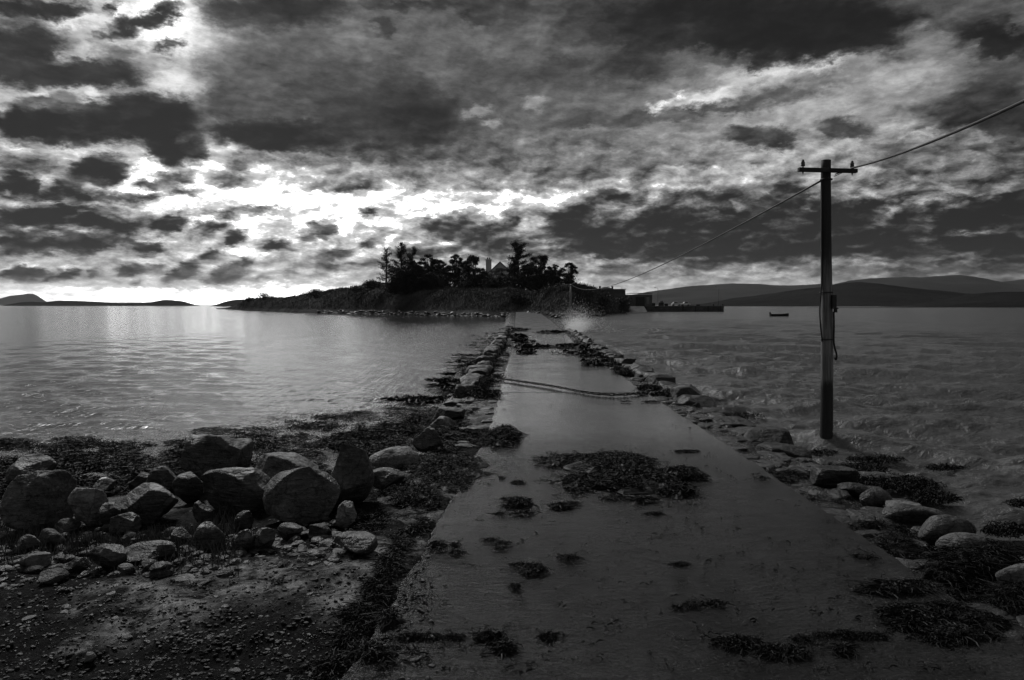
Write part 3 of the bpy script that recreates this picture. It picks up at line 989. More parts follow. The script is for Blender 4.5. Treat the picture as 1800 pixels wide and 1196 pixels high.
# carpets and scraps that cannot be counted
r = np.random.default_rng(77)
shore = []
for k in range(150):
    px = r.uniform(-60, 790)
    lo = 775 - .085 * px if px < 600 else 724 - .02 * (px - 600)
    hi = 872 if px < 560 else 800
    py = lo + (hi - lo) * r.random() ** .8
    shore.append((px, py, r.uniform(25, 70), r.uniform(3, 9), .05 + .05 * r.random()))
weed('shore_seaweed', shore, 95000, 'glistening carpet of dark seaweed along the left waterline', 'seaweed', None, 601, .10, .008, 'stuff', mound=False, lift=.016)
mats = [(760, 830, 90, 32, .10), (700, 815, 40, 22, .06), (800, 818, 55, 20, .08), (715, 870, 60, 28, .07), (790, 850, 45, 18, .06), (750, 885, 30, 20, .04),
        (735, 925, 22, 22, .04), (705, 960, 22, 24, .035), (680, 1005, 22, 28, .04), (655, 1050, 26, 30, .04), (640, 1090, 46, 26, .05), (675, 1095, 40, 18, .05), (610, 1125, 50, 16, .03), (640, 1155, 46, 20, .04), (600, 1180, 60, 18, .03), (640, 915, 50, 18, .03)]
weed('edge_seaweed', mats, 75000, 'thick mat of seaweed along the left edge of the near road', 'seaweed', None, 611, .055, .004, 'stuff', lift=.010)
matr = [(1690, 1000, 70, 26, .10), (1750, 1000, 60, 28, .16), (1640, 1010, 40, 14, .05), (1790, 1060, 50, 30, .08), (1700, 1040, 60, 16, .04), (1590, 965, 50, 16, .03), (1540, 930, 40, 10, .02), (1450, 880, 40, 8, .02), (1400, 838, 60, 9, .04), (1250, 712, 36, 8, .10), (1215, 704, 20, 4, .06)]
weed('kerb_seaweed', matr, 40000, 'matted seaweed over the stones of the right kerb', 'seaweed', None, 621, .09, .0045, 'stuff', lift=.014)
# weed growing over the two banks farther out
ke = []
for k in range(140):
    y = 15 + 55 * r.random() ** 1.4
    sd_ = -1 if r.random() < .74 else 1
    x = float(cl(y) + sd_ * (hw(y) + r.uniform(.2, 1.1)))
    z = float(zr(y)) - .05
    ke.append((CX + x / y * FOC, HY + (CH - z) / y * FOC, .3 * FOC / y, max(.8, .25 * (CH - z) * FOC / y / y * 1.2), .10))
weed('bank_seaweed', ke, 24000, 'dark weed hanging over the causeway kerbs farther out', 'seaweed', None, 631, .15, .012, 'stuff', mound=False, lift=.06)
# floating weed off the right edge
fl = [(1500, 830, 60, 9, .03), (1540, 812, 50, 6, .02), (1600, 858, 50, 12, .03), (1640, 880, 40, 10, .02), (1660, 826, 34, 4, .02), (1445, 800, 26, 5, .02), (1770, 938, 40, 9, .03), (1560, 850, 60, 10, .02), (1300, 735, 40, 5, .04), (1470, 845, 40, 6, .02), (1790, 890, 20, 4, .02)]


def water_pts(ells, n, r):
    E = np.array(ells, float)[r.choice(len(ells), n, p=np.array([e[2] * e[3] for e in ells]) / sum(e[2] * e[3] for e in ells))]
    th = r.uniform(0, 2 * PI, n); rad = r.random(n) ** .6
    px = E[:, 0] + rad * E[:, 2] * np.cos(th); py = E[:, 1] + rad * E[:, 3] * np.sin(th)
    Y = (CH - .03) * FOC / (py - HY)
    return np.stack([(px - CX) * Y / FOC, Y, np.full(n, .03) + E[:, 4] * r.random(n)], -1)


P = water_pts(fl, 7000, r)
V, F = ribbons(P, r.uniform(0, 6.28, len(P)), .10 * r.uniform(.5, 1.5, len(P)), .011 * r.uniform(.6, 1.4, len(P)), .035 * r.uniform(.2, 1.4, len(P)), r.normal(0, 1.5, len(P)), 5, 91)
tag(put('floating_seaweed', mesh_data('floating_seaweed', V, F, M['weed'], False)), 'seaweed floating in the choppy water off the right edge', 'seaweed', kind='stuff')
# weed poking through the calm water by the left bank
fl = []
for k in range(46):
    y = r.uniform(18, 60)
    x = float(cl(y) - hw(y) - 1.1 - abs(r.normal(0, .9)))
    fl.append((CX + x / y * FOC, HY + CH * FOC / y, r.uniform(.2, .9) * FOC / y, .25 * CH * FOC / y / y * r.uniform(.5, 1.5), .05))
P = water_pts(fl, 1500, r)
V, F = ribbons(P, r.uniform(0, 6.28, len(P)), .3 * r.uniform(.5, 1.5, len(P)), .04 * r.uniform(.6, 1.4, len(P)), .05 * r.uniform(.2, 1.4, len(P)), r.normal(0, 1.5, len(P)), 5, 92)
tag(put('lee_seaweed', mesh_data('lee_seaweed', V, F, M['weed'], False)), 'weed breaking the calm surface along the left bank', 'seaweed', kind='stuff')
# scraps
n = 700
px = r.uniform(640, 1780, n); py = 700 + 490 * r.random(n) ** .7
X, Y, Z = at(px, py)
ok = np.abs(X - cl(Y)) < hw(Y) - .05
P = np.stack([X, Y, Z + .004], -1)[ok]
big_ = r.random(len(P)) ** 3
P = np.concatenate([P + np.stack([r.normal(0, .02, len(P)), r.normal(0, .02, len(P)), np.zeros(len(P))], -1) for _ in range(4)])
big_ = np.tile(big_, 4)
V, F = ribbons(P, r.uniform(0, 6.28, len(P)), .015 + .05 * big_, .004 + .005 * big_, .006 * np.ones(len(P)), r.normal(0, 2, len(P)), 5, 93)
tag(put('seaweed_scraps', mesh_data('seaweed_scraps', V, F, M['weed'], False)), 'tiny scraps of seaweed scattered over the wet road', 'seaweed', kind='stuff')
# short grass among the boulders
n = 5000
px = r.uniform(0, 420, n); py = 945 + r.normal(0, 26, n)
X, Y, Z = at(px, py)
keep = fbm2(X, Y, 1.6, 3, 3.) > -.15
P = np.stack([X, Y, Z], -1)[keep]
n = len(P)
th = r.uniform(0, 6.28, n); h = r.uniform(.04, .13, n)
d = np.stack([np.cos(th), np.sin(th), np.zeros(n)], -1)
tip = P + d * (h * .5)[:, None] + np.stack([np.zeros(n), np.zeros(n), h], -1)
sd2 = np.stack([-np.sin(th), np.cos(th), np.zeros(n)], -1) * .004
V = np.stack([P - sd2, P + sd2, tip], 1).reshape(-1, 3)
F = np.arange(3 * n).reshape(-1, 3)
tag(put('grass', mesh_data('grass', V, F, M['grass'], False)), 'short rough grass growing between the shore boulders', 'grass', kind='stuff')
HAZE = 1.6e-5
# ------------------------------------------------------------------ island, hills, far shore
def P3(px, py, Y):
    return np.stack([(np.asarray(px, float) - CX) * Y / FOC, np.asarray(Y, float) * np.ones_like(np.asarray(px, float)), CH + (HY - np.asarray(py, float)) * Y / FOC], -1)


_sx = [380, 388, 400, 450, 520, 600, 700, 800, 880, 925, 960, 985, 1010, 1040, 1060, 1080, 1110, 1150, 1165]
_ss = [543.4, 543.6, 544.4, 547, 549.5, 551.5, 553.5, 556, 557.2, 556.5, 559, 560.5, 560.5, 557, 553, 550, 548, 547.6, 547.4]
_hx = [380, 400, 416, 430, 445, 465, 500, 540, 575, 610, 640, 665, 700, 760, 850, 900, 918, 935, 955, 985, 1005, 1022, 1040, 1060, 1090, 1110, 1140, 1165]
_hy = [543.6, 541.5, 537, 529, 526, 523, 523.5, 518.5, 511, 506.5, 501, 496, 497, 505, 508, 509, 512, 514, 510, 504, 502, 500, 505, 512, 522, 531, 540, 544]
cols = np.arange(380, 1166, 2.0)
shoreY = CH * FOC / (np.interp(cols, _sx, _ss) - HY)
shoreY = np.convolve(np.pad(shoreY, 6, mode='edge'), np.ones(13) / 13, 'valid')
crest = np.interp(cols, _hx, _hy)
crestY = shoreY + np.interp(cols, [380, 450, 600, 900, 1165], [14, 26, 30, 26, 14])
ts = np.concatenate([np.linspace(-.12, 0, 4), np.linspace(.02, 1, 46), np.linspace(1.1, 4.2, 16)])
IV = []
for c, sy, cy, ph in zip(cols, shoreY, crestY, crest):
    zc = CH + (HY - ph) * cy / FOC
    yv = sy + ts * (cy - sy)
    notch = math.exp(-((c - 934) / 20) ** 2)
    bl = np.interp(ts, [-.12, 0, .12, .2, .5, .75, 1.0, 1.8, 3, 4.2], [-.5, -.06, .08, .14, .62, .86, 1, 1.0, .8, -.3])
    nt_ = np.interp(ts, [-.12, 0, .3, 1.0, 1.8, 3, 4.2], [-.02, .08, .25, 1, 1, .8, -.3])
    zz = (bl * (1 - notch) + nt_ * notch) * max(zc, .3)
    IV.append(np.stack([(c - CX) * yv / FOC, yv, zz], -1))
IV = np.array(IV)
lumpy = fbm2(IV[..., 0], IV[..., 1], .16, 5, 3.3)
lmask = sstep(-.05, .15, ts)[None, :] * np.clip(IV[..., 2] / 4, 0, 1)
IV[..., 2] += lmask * .55 * lumpy + sstep(-.1, .05, ts)[None, :] * .12 * fbm2(IV[..., 0], IV[..., 1], .9, 3, 1.)
me = mesh_data('island', IV.reshape(-1, 3), grid_faces(IV.shape[0], IV.shape[1])[:, ::-1], M['bluff'])
tag(put('island', me), 'low island with grassy bluffs at the far end of the causeway', 'island', kind='structure')
_itree = None


def island_z(x, y):
    d = (IV[..., 0] - x) ** 2 + (IV[..., 1] - y) ** 2
    return float(IV.reshape(-1, 3)[np.argmin(d)][2])


def ridge(name, pts, base, Y, depth, label, mat, rough=.04, ns=160, cat='hill', base_pts=None):
    """a real hill: the crest follows pts (photo px), slopes fall to both sides"""
    xs_ = np.linspace(pts[0][0], pts[-1][0], ns)
    cr = np.interp(xs_, [p[0] for p in pts], [p[1] for p in pts])
    k = np.ones(5) / 5
    cr = np.convolve(np.pad(cr, 2, mode='edge'), k, 'valid')
    tv = np.linspace(-1, 1, 41)
    prof = np.cos(tv * PI / 2) ** 1.25
    V = []
    for x, c in zip(xs_, cr):
        zc = max(CH + (HY - c) * Y / FOC, 0)
        yv = Y + tv * depth
        V.append(np.stack([(x - CX) * Y / FOC * (1 + tv * depth / Y * .6), yv, prof * zc], -1))
    V = np.array(V)
    zmax = V[..., 2].max()
    s = 6.0 / depth
    V[..., 2] += rough * zmax * fbm2(V[..., 0], V[..., 1], s, 6, Y * .01, .55) * np.clip(V[..., 2] / (zmax * .4), 0, 1)
    V[..., 2] -= .004 * zmax + .3
    me = mesh_data(name, V.reshape(-1, 3), grid_faces(V.shape[0], V.shape[1])[:, ::-1], mat)
    return tag(put(name, me), label, cat, kind='structure')


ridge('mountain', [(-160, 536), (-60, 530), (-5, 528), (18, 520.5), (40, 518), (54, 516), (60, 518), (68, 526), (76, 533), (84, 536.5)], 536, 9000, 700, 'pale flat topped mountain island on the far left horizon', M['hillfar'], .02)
ridge('low_island', [(5, 538.5), (18, 537), (30, 533), (48, 530.5), (80, 531.5), (100, 528.5), (140, 529), (205, 532.5), (262, 532), (275, 530), (290, 527), (318, 529), (330, 533), (341, 537)], 538, 1700, 130, 'long low dark island on the left horizon', M['hill'], .03)
ridge('low_island', [(382, 537.4), (392, 532), (408, 527.5), (425, 526.5), (470, 526), (560, 529), (620, 537)], 538, 1300, 110, 'small dark island peeping out behind the wooded island', M['hill'], .03)
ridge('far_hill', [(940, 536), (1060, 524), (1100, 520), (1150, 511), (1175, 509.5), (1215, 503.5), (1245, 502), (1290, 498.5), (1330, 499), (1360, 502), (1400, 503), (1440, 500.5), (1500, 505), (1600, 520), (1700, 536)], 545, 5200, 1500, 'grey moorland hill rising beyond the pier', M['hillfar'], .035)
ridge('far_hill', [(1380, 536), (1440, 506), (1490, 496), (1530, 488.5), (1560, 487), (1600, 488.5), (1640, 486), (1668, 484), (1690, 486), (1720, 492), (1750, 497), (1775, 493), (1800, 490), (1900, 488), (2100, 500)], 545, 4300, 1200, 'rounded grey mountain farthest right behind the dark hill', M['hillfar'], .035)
ridge('dark_hill', [(1180, 540), (1240, 534), (1270, 529), (1300, 523.5), (1360, 516), (1420, 508), (1470, 500), (1505, 497), (1530, 499), (1570, 505), (1640, 513), (1720, 518), (1830, 528), (1980, 540)], 545, 1500, 430, 'dark moorland hill on the far right shore', M['hill'], .04)
ridge('dark_hill', [(1560, 542), (1620, 532), (1660, 526), (1700, 518), (1745, 513), (1790, 513), (1850, 511), (2000, 520), (2200, 540)], 545, 800, 190, 'nearest dark rise of the far shore at the right border', M['hill'], .04)
ridge('sand_spit', [(1408, 541.6), (1420, 540.6), (1470, 540.2), (1600, 540), (1700, 541)], 541, 560, 14, 'thin dark spit of land behind the telegraph pole', M['hill'], .02)


# ------------------------------------------------------------------ trees and bushes
def leaf_cards(C, size, r, flat=0.0):
    n = len(C)
    a = r.normal(size=(n, 3)); a[:, 2] *= (1 - flat)
    a /= np.linalg.norm(a, axis=1)[:, None]
    b = np.cross(a, r.normal(size=(n, 3)))
    b /= np.linalg.norm(b, axis=1)[:, None] + 1e-9
    s = size * r.uniform(.5, 1.3, n)[:, None]
    V = np.stack([C - a * s - b * s * .2, C + b * s * .45, C + a * s, C - b * s * .45], 1).reshape(-1, 3)
    return V, np.arange(4 * n).reshape(-1, 4)


def tree(px0, px1, ptop, pbase, Y, kind, label, seed, dens=1.0, name='tree', group='trees on the island'):
    r = np.random.default_rng(seed)
    x = ((px0 + px1) / 2 - CX) * Y / FOC
    zb = CH + (HY - pbase) * Y / FOC
    H = (pbase - ptop) * Y / FOC
    Wd = (px1 - px0) * Y / FOC / 2
    root = empty(name, (x, Y, zb), label, 'tree', group)
    t = MB()
    lean = r.normal(0, .04) * H
    tp = np.array([[lean * q * q, 0, H * .94 * q - .6 * (1 - q)] for q in np.linspace(0, 1, 9)])
    t.tube(tp, np.linspace(.028 * H, .006 * H, 9), 8)
    C = []
    if kind == 'pine':
        nb = 34
        for k in range(nb):
            q = .06 + .92 * (k + r.random()) / nb
            th = r.uniform(0, 2 * PI)
            env = (1.0 - .72 * max(0, (q - .28) / .72) ** 1.2) * (1 if q > .26 else .8)
            ln = Wd * env * r.uniform(.55, 1.15)
            p0 = np.array([lean * q * q, 0, H * .94 * q])
            d = np.array([math.cos(th), math.sin(th), 0])
            pts = np.array([p0 + d * ln * s + np.array([0, 0, H * (.02 * s + .05 * s * s)]) for s in np.linspace(0, 1, 5)])
            t.tube(pts, np.linspace(.008 * H, .002 * H, 5), 5)
            m = int(330 * dens * max(.35, ln / Wd))
            s = r.uniform(.25, 1.08, m)
            c = p0 + d[None, :] * (ln * s)[:, None] + r.normal(0, 1, (m, 3)) * np.array([.10 * Wd, .10 * Wd, .018 * H])
            c[:, 2] += H * (.02 * s + .05 * s * s) + .01 * H
            C.append(c)
    else:
        nb = 64
        for k in range(nb):
            q = r.uniform(.06, .62)
            th = r.uniform(0, 2 * PI)
            u = r.uniform(-.95, 1)
            env = math.sqrt(max(.05, 1 - max(u, 0) ** 2)) if u > 0 else .85
            tgt = np.array([math.cos(th) * Wd * env * r.uniform(.45, .98), math.sin(th) * Wd * env * .8, H * (.5 + .46 * u)])
            p0 = np.array([lean * q * q, 0, H * .94 * q])
            pts = np.array([p0 + (tgt - p0) * s + np.array([0, 0, .05 * H * math.sin(PI * s)]) for s in np.linspace(0, 1, 5)])
            t.tube(pts, np.linspace(.011 * H, .002 * H, 5), 5)
            m = int(260 * dens)
            rad = min(Wd, H) * r.uniform(.07, .17)
            c = tgt + r.normal(0, 1, (m, 3)) * np.array([rad, rad, rad * .62]) * .75
            C.append(c)
            m2 = int(22 * dens)
            s = r.uniform(.4, 1, m2)
            C.append(p0 + (tgt - p0)[None, :] * s[:, None] + r.normal(0, rad * .5, (m2, 3)))
    t.build('trunk', M['bark'], root, True)
    C = np.concatenate(C)
    C = C[(np.abs(C[:, 0]) < Wd * 1.15) & (C[:, 2] < H * 1.01) & (C[:, 2] > .04 * H)]
    V, F = leaf_cards(C, .05 * min(H, 2.2 * Wd) * .46, r, .3)
    put('crown', mesh_data('crown', V, F, M['leaf'], False), root)
    return root


def bush(px0, px1, ptop, pbase, Y, label, seed, n=1500, name='bush', mat='bush', group='bushes on the island bank'):
    r = np.random.default_rng(seed)
    x = ((px0 + px1) / 2 - CX) * Y / FOC
    zb = CH + (HY - pbase) * Y / FOC
    H = (pbase - ptop) * Y / FOC
    Wd = (px1 - px0) * Y / FOC / 2
    root = empty(name, (x, Y, zb), label, 'bush', group)
    t = MB()
    C = []
    for k in range(12):
        th = r.uniform(0, 6.28); u = math.sqrt(r.random())
        tgt = np.array([math.cos(th) * Wd * u * .85, math.sin(th) * Wd * u * .5, H * (1 - .5 * u * u) * r.uniform(.55, .95)])
        t.tube(np.array([[tgt[0] * .2, tgt[1] * .2, -.5], tgt * .6, tgt]), [.06, .04, .02], 5)
        C.append(tgt + r.normal(0, 1, (n // 12, 3)) * np.array([Wd * .22, Wd * .2, H * .16]))
        C.append(tgt * np.array([1, 1, .4]) + r.normal(0, 1, (n // 16, 3)) * np.array([Wd * .25, Wd * .2, H * .2]))
    t.build('stem', M['bark'], root, True)
    C = np.concatenate(C)
    C = C[C[:, 2] < H * 1.04]
    V, F = leaf_cards(C, .22, r)
    put('foliage', mesh_data('foliage', V, F, M[mat], False), root)
    return root


tree(659, 699, 434, 500, 192, 'pine', 'sparse lone pine at the left end of the island trees', 1, .55, 'pine_tree')
tree(686, 724, 427, 503, 194, 'pine', 'tall dense pine next to the sparse lone pine', 2, 1.7, 'pine_tree')
tree(704, 738, 434, 505, 191, 'pine', 'second dense pine, right half of the tall pair on the left', 3, 1.6, 'pine_tree')
tree(728, 778, 447, 512, 190, 'round', 'round topped tree right of the tall pine pair', 4, 1.1)
tree(760, 800, 464, 514, 187, 'round', 'low tree filling the dip in the middle of the wood', 5, 1.1)
tree(782, 818, 446, 515, 189, 'round', 'upright tree left of the house, farther of two', 6, 1.1)
tree(808, 856, 449, 518, 184, 'round', 'broad tree standing just left of the house chimney', 7, 1.2)
tree(682, 722, 470, 508, 184, 'round', 'low bushy tree under the tall pine pair', 8, 1.0)
tree(884, 940, 423, 512, 182, 'pine', 'tallest pine, right in front of the white house', 9, 2.1, 'pine_tree')
tree(924, 972, 446, 512, 184, 'round', 'broad dark tree right of the tallest pine', 10, 1.4)
tree(962, 990, 464, 508, 186, 'round', 'small tree between the broad dark tree and the right hand end', 11, .9)
tree(982, 1017, 462, 508, 184, 'round', 'leaning tree at the right hand end of the wood', 12, 1.1)
tree(856, 902, 472, 513, 178, 'round', 'thin low tree veiling the front of the house', 13, .5)
tree(738, 772, 478, 512, 183, 'round', 'dark low tree under the round topped tree', 14, 1.1)
tree(700, 748, 458, 512, 186, 'round', 'broad low tree in front of the tall pine pair', 31, 1.2)
tree(752, 790, 455, 513, 193, 'round', 'bushy tree behind the dip in the middle of the wood', 32, 1.2)
tree(796, 838, 458, 516, 193, 'round', 'dense tree filling the gap between the two trees left of the house', 33, 1.2)
tree(834, 866, 476, 516, 181, 'round', 'low dense tree hiding the left corner of the house', 34, 1.2)
tree(908, 952, 468, 514, 180, 'round', 'low dense tree in front of the broad dark tree', 35, 1.3)
tree(945, 985, 474, 512, 183, 'round', 'low dense tree joining the right hand trees', 36, 1.2)
bush(452, 476, 515, 526, 262, 'small bush sticking up from the left slope of the island', 21, 500)
bush(428, 446, 522, 530, 280, 'lowest bush at the tip end of the left slope', 22, 400)
bush(536, 582, 508, 522, 215, 'long bush on the crest of the left slope', 23, 900)
bush(636, 672, 491, 506, 196, 'bush at the foot of the sparse lone pine', 24, 900)
bush(955, 1000, 498, 530, 150, 'pale bush on the bank right of the road end', 25, 1800)
bush(1000, 1050, 508, 545, 152, 'dark bush behind the far telegraph pole', 26, 2000)
bush(1040, 1084, 516, 548, 170, 'dark bush left of the flat roofed building', 27, 1800)
bush(1068, 1110, 522, 547, 190, 'low bush in front of the flat roofed building', 28, 1600)
bush(885, 925, 512, 540, 160, 'bush on the left side of the road end', 29, 1600)
bush(610, 640, 502, 512, 205, 'small round bush midway up the left slope crest', 30, 500)

UG = 'dark undergrowth below the island trees'
bush(676, 722, 484, 514, 186, 'dark undergrowth below the tall pine pair', 41, 2200, 'bush', 'leaf', UG)
bush(716, 764, 480, 516, 185, 'dark undergrowth below the round topped tree', 42, 2200, 'bush', 'leaf', UG)
bush(758, 806, 482, 518, 183, 'dark undergrowth in the middle of the wood', 43, 2200, 'bush', 'leaf', UG)
bush(800, 852, 482, 520, 180, 'dark undergrowth left of the house', 44, 2400, 'bush', 'leaf', UG)
bush(846, 894, 488, 520, 176, 'dark undergrowth in front of the house', 45, 1500, 'bush', 'leaf', UG)
bush(886, 940, 478, 518, 178, 'dark undergrowth below the tallest pine', 46, 2400, 'bush', 'leaf', UG)
bush(934, 978, 480, 516, 181, 'dark undergrowth below the broad dark tree', 47, 2200, 'bush', 'leaf', UG)
bush(970, 1016, 484, 514, 182, 'dark undergrowth below the leaning tree', 48, 1800, 'bush', 'leaf', UG)

# rough grass tufts over the bluffs
r = np.random.default_rng(12)
n = 26000
ci = r.integers(20, len(cols) - 20, n); ti = r.integers(9, 50, n)
P = IV[ci, ti] + np.stack([r.normal(0, .4, n), r.normal(0, .3, n), np.zeros(n)], -1)
P = P[P[:, 2] > 1.2]; n = len(P)
h = r.uniform(.25, .8, n); th = r.normal(.9, .5, n)
tip = P + np.stack([np.cos(th) * h * .7, r.normal(0, .2, n), h * .8], -1)
P[:, 2] -= .15
s2 = np.stack([np.full(n, .07), r.normal(0, .03, n), np.zeros(n)], -1)
V = np.stack([P - s2, P + s2, tip], 1).reshape(-1, 3)
M['tuft'] = noise_mat('bluff_grass', 0.02, 0.11, .12, .85, bump=0, lo=.4, hi=.62)
tag(put('bluff_grass', mesh_data('bluff_grass', V, np.arange(3 * n).reshape(-1, 3), M['tuft'], False)), 'long windblown grass covering the island bluffs', 'grass', kind='stuff')
# shore stones round the island
mb = MB()
for k in range(700):
    c = r.uniform(560, 1120)
    i = int((c - 380) / 2)
    t_ = r.integers(2, 9)
    p = IV[i, t_] + np.array([r.normal(0, .6), r.normal(0, 1), 0])
    s = r.uniform(.3, .9)
    V, F = unit_stone(2000 + k % 25, 3, 7)
    V = V * np.array([s * 1.5, s, s * .7])
    mb.add(V + p - np.array([0, 0, .1]), F)
tag(mb.build('shore_stones', M['rock_dark']), 'dark stones and weed lining the foot of the island', 'shore stones', kind='stuff')

# ------------------------------------------------------------------ house on the island
Yh = 196.0
hx = lambda p, y=Yh: (p - CX) * y / FOC
hz = lambda p, y=Yh: CH + (HY - p) * y / FOC
root = empty('house', (hx(880), Yh, hz(512)), 'white gabled house with a slate roof among the island trees', 'house')
X0, X1 = hx(851) - hx(880), hx(907) - hx(880)
zE, zR = hz(487) - hz(512), hz(461) - hz(512)
xm = (X0 + X1) / 2 + .0
D = 9.0
mb = MB()
V = [[X0, 0, -1.5], [X1, 0, -1.5], [X1, 0, zE], [xm, 0, zR - .15], [X0, 0, zE], [X0, D, -1.5], [X1, D, -1.5], [X1, D, zE], [xm, D, zR - .15], [X0, D, zE]]
mb.add(V, [[0, 1, 2, 4], [6, 5, 9, 7], [1, 6, 7, 2], [5, 0, 4, 9]])
mb.add(V, [[2, 3, 4], [9, 8, 7]])
mb.build('wall', M['plaster'], root)
mb = MB()
for sx, xe in ((-1, X0 - .35), (1, X1 + .35)):
    ze = zE - .35 * (zR - zE) / (xm - X0)
    a, b = np.array([xe, 0, ze]), np.array([xm, 0, zR])
    th = .18
    Vv = []
    for yv in (-.4, D + .4):
        Vv += [[a[0], yv, a[2]], [b[0], yv, b[2]], [b[0], yv, b[2] + th], [a[0], yv, a[2] + th]]
    mb.add(Vv, [[0, 1, 2, 3], [7, 6, 5, 4], [0, 4, 5, 1], [3, 2, 6, 7], [1, 5, 6, 2], [0, 3, 7, 4]])
rf = mb.build('roof', M['slate'], root)
ch = MB().box((hx(858.5) - hx(880), 2.2, (zE + zR) / 2 + .5), (1.55, 1.3, zR - zE + .4)).box((hx(858.5) - hx(880), 2.2, zR + .75), (1.75, 1.5, .22)).build('chimney', M['plaster'], root)
MB().lathe([(.16, 0), (.18, .5), (.14, .55)], (hx(858.5) - hx(880) - .3, 2.2, zR + .86), 10).lathe([(.16, 0), (.18, .5), (.14, .55)], (hx(858.5) - hx(880) + .3, 2.2, zR + .86), 10).build('chimney_pot', M['block'], ch)
for wx, wz, ww, wh in ((-1.1, 1.7, .9, 1.2), (1.5, 1.7, .9, 1.2), (.5, 4.6, .8, 1.0)):
    f = MB()
    for dx, dz, sx_, sz_ in ((0, wh / 2, ww + .16, .1), (0, -wh / 2, ww + .16, .1), (-ww / 2, 0, .1, wh - .1), (ww / 2, 0, .1, wh - .1), (0, 0, .06, wh - .1)):
        f.box((xm + wx + dx, -.03, wz + dz), (sx_, .12, sz_))
    fo = f.build('window', M['white'], root)
    MB().box((xm + wx, -.015, wz), (ww, .05, wh)).build('pane', M['glass'], fo)

# ------------------------------------------------------------------ flat roofed building, shed, pier
Yb = 205.0
bx = lambda p: (p - CX) * Yb / FOC
bz = lambda p: CH + (HY - p) * Yb / FOC
root = empty('flat_building', (bx(1074), Yb, 0), 'dark flat roofed building on the far shore right of the wood', 'building')
w_ = bx(1098) - bx(1047)
MB().box((0, 4, bz(510) / 2 - .5), (w_, 8, bz(510) + 1)).build('wall', M['block'], root)
MB().box((0, 4, bz(509.4) + .1), (w_ + .3, 8.3, .2)).build('roof', M['slate'], root)
for p in (1056, 1078):
    MB().box((bx(p) - bx(1074), 2, bz(507) + .1), (.5, .5, .9)).box((bx(p) - bx(1074), 2, bz(507) + .6), (.6, .6, .12)).build('chimney', M['block'], root)
MB().lathe([(2.0, 0), (1.8, .35), (1.2, .6), (.5, .72), (0.02, .75)], (bx(1067) - bx(1074), 4.5, bz(509.4) + .2), 24).build('roof_light', M['galv'], root, True)
MB().tube([[bx(1094) - bx(1074), 1, bz(510)], [bx(1094) - bx(1074), 1, bz(505.4)]], .05, 6).build('aerial', M['galv'], root)
for k in range(2):
    f = MB().box((-1.6 + 3.2 * k, -.04, 2.6), (1.3, .1, 1.1)).build('window', M['grey_paint'], root)
    MB().box((-1.6 + 3.2 * k, -.07, 2.6), (1.1, .08, .9)).build('pane', M['glass'], f)

Ys = 236.0
bx = lambda p: (p - CX) * Ys / FOC
bz = lambda p: CH + (HY - p) * Ys / FOC
zq = 2.0
root = empty('shed', (bx(1122), Ys, zq), 'round roofed boat shed at the shore end of the pier', 'shed')
w_ = bx(1146) - bx(1097)
h_ = bz(516.5) - zq
mb = MB()
mb.box((0, 3.5, h_ / 2 - .2), (w_, 7, h_ - .3))
mb.build('wall', M['tin'], root)
arc = []
n = 14
for yv in (-.3, 7.3):
    for k in range(n + 1):
        t_ = k / n
        arc.append([-w_ / 2 - .15 + t_ * (w_ + .3), yv, h_ - .35 + .35 * math.sin(PI * (.25 + .75 * t_)) + .55 * t_ * (1 - .0 * t_)])
arc = np.array(arc)
F = [[k, k + 1, n + 2 + k, n + 1 + k] for k in range(n)]
mb = MB().add(arc, F).add(arc - np.array([0, 0, .14]), [f[::-1] for f in F])
mb.add(np.concatenate([arc[:n + 1], arc[:n + 1] - np.array([0, 0, .14])]), [[k, n + 1 + k, n + 2 + k, k + 1] for k in range(n)])
mb.build('roof', M['slate'], root)
MB().box((.6, -.03, 1.5), (3.0, .12, 3.0)).build('door', M['dark'], root)
MB().box((3.2, -.03, 1.9), (.9, .12, 2.2)).build('door', M['grey_paint'], root)
MB().box((-3.2, -.03, 1.2), (.7, .12, .8)).build('window', M['white'], root)

Yp = 250.0
bx = lambda p: (p - CX) * Yp / FOC
bz = lambda p: CH + (HY - p) * Yp / FOC
root = empty('pier', (bx(1200), Yp, 0), 'dark stone pier running out into the bay on the right', 'pier')
mb = MB()
x0, x1 = bx(1128) - bx(1200), bx(1272.5) - bx(1200)
nblk = 26
for k in range(nblk):
    xa = x0 + (x1 - x0) * k / nblk; xb = x0 + (x1 - x0) * (k + 1) / nblk
    for q, (za, zb) in enumerate(((-1, .35), (.37, 1.15), (1.17, 1.85))):
        mb.box(((xa + xb) / 2, 3 + .05 * ((k * 7 + q * 3) % 5 - 2), (za + zb) / 2), (xb - xa - .03, 6.0, zb - za))
mb.build('wall', M['block'], root)
MB().box(((x0 + x1) / 2, 3, 1.95), (x1 - x0 + .2, 6.3, .18)).build('deck', M['concrete'], root)
MB().box((x1 - .4, .4, 2.3), (.35, .35, .7)).box((x1 - .4, .4, 2.68), (.5, .5, .1)).build('bollard', M['iron'], root)
MB().box((x1 - 3.6, .4, 2.3), (.35, .35, .7)).box((x1 - 3.6, .4, 2.68), (.5, .5, .1)).build('bollard', M['iron'], root)
for k in range(4):
    MB().box((x1 - 1.2 - 4.4 * k, -.12, .9), (.3, .25, 2.2)).build('fender', M['wood_dark'], root)
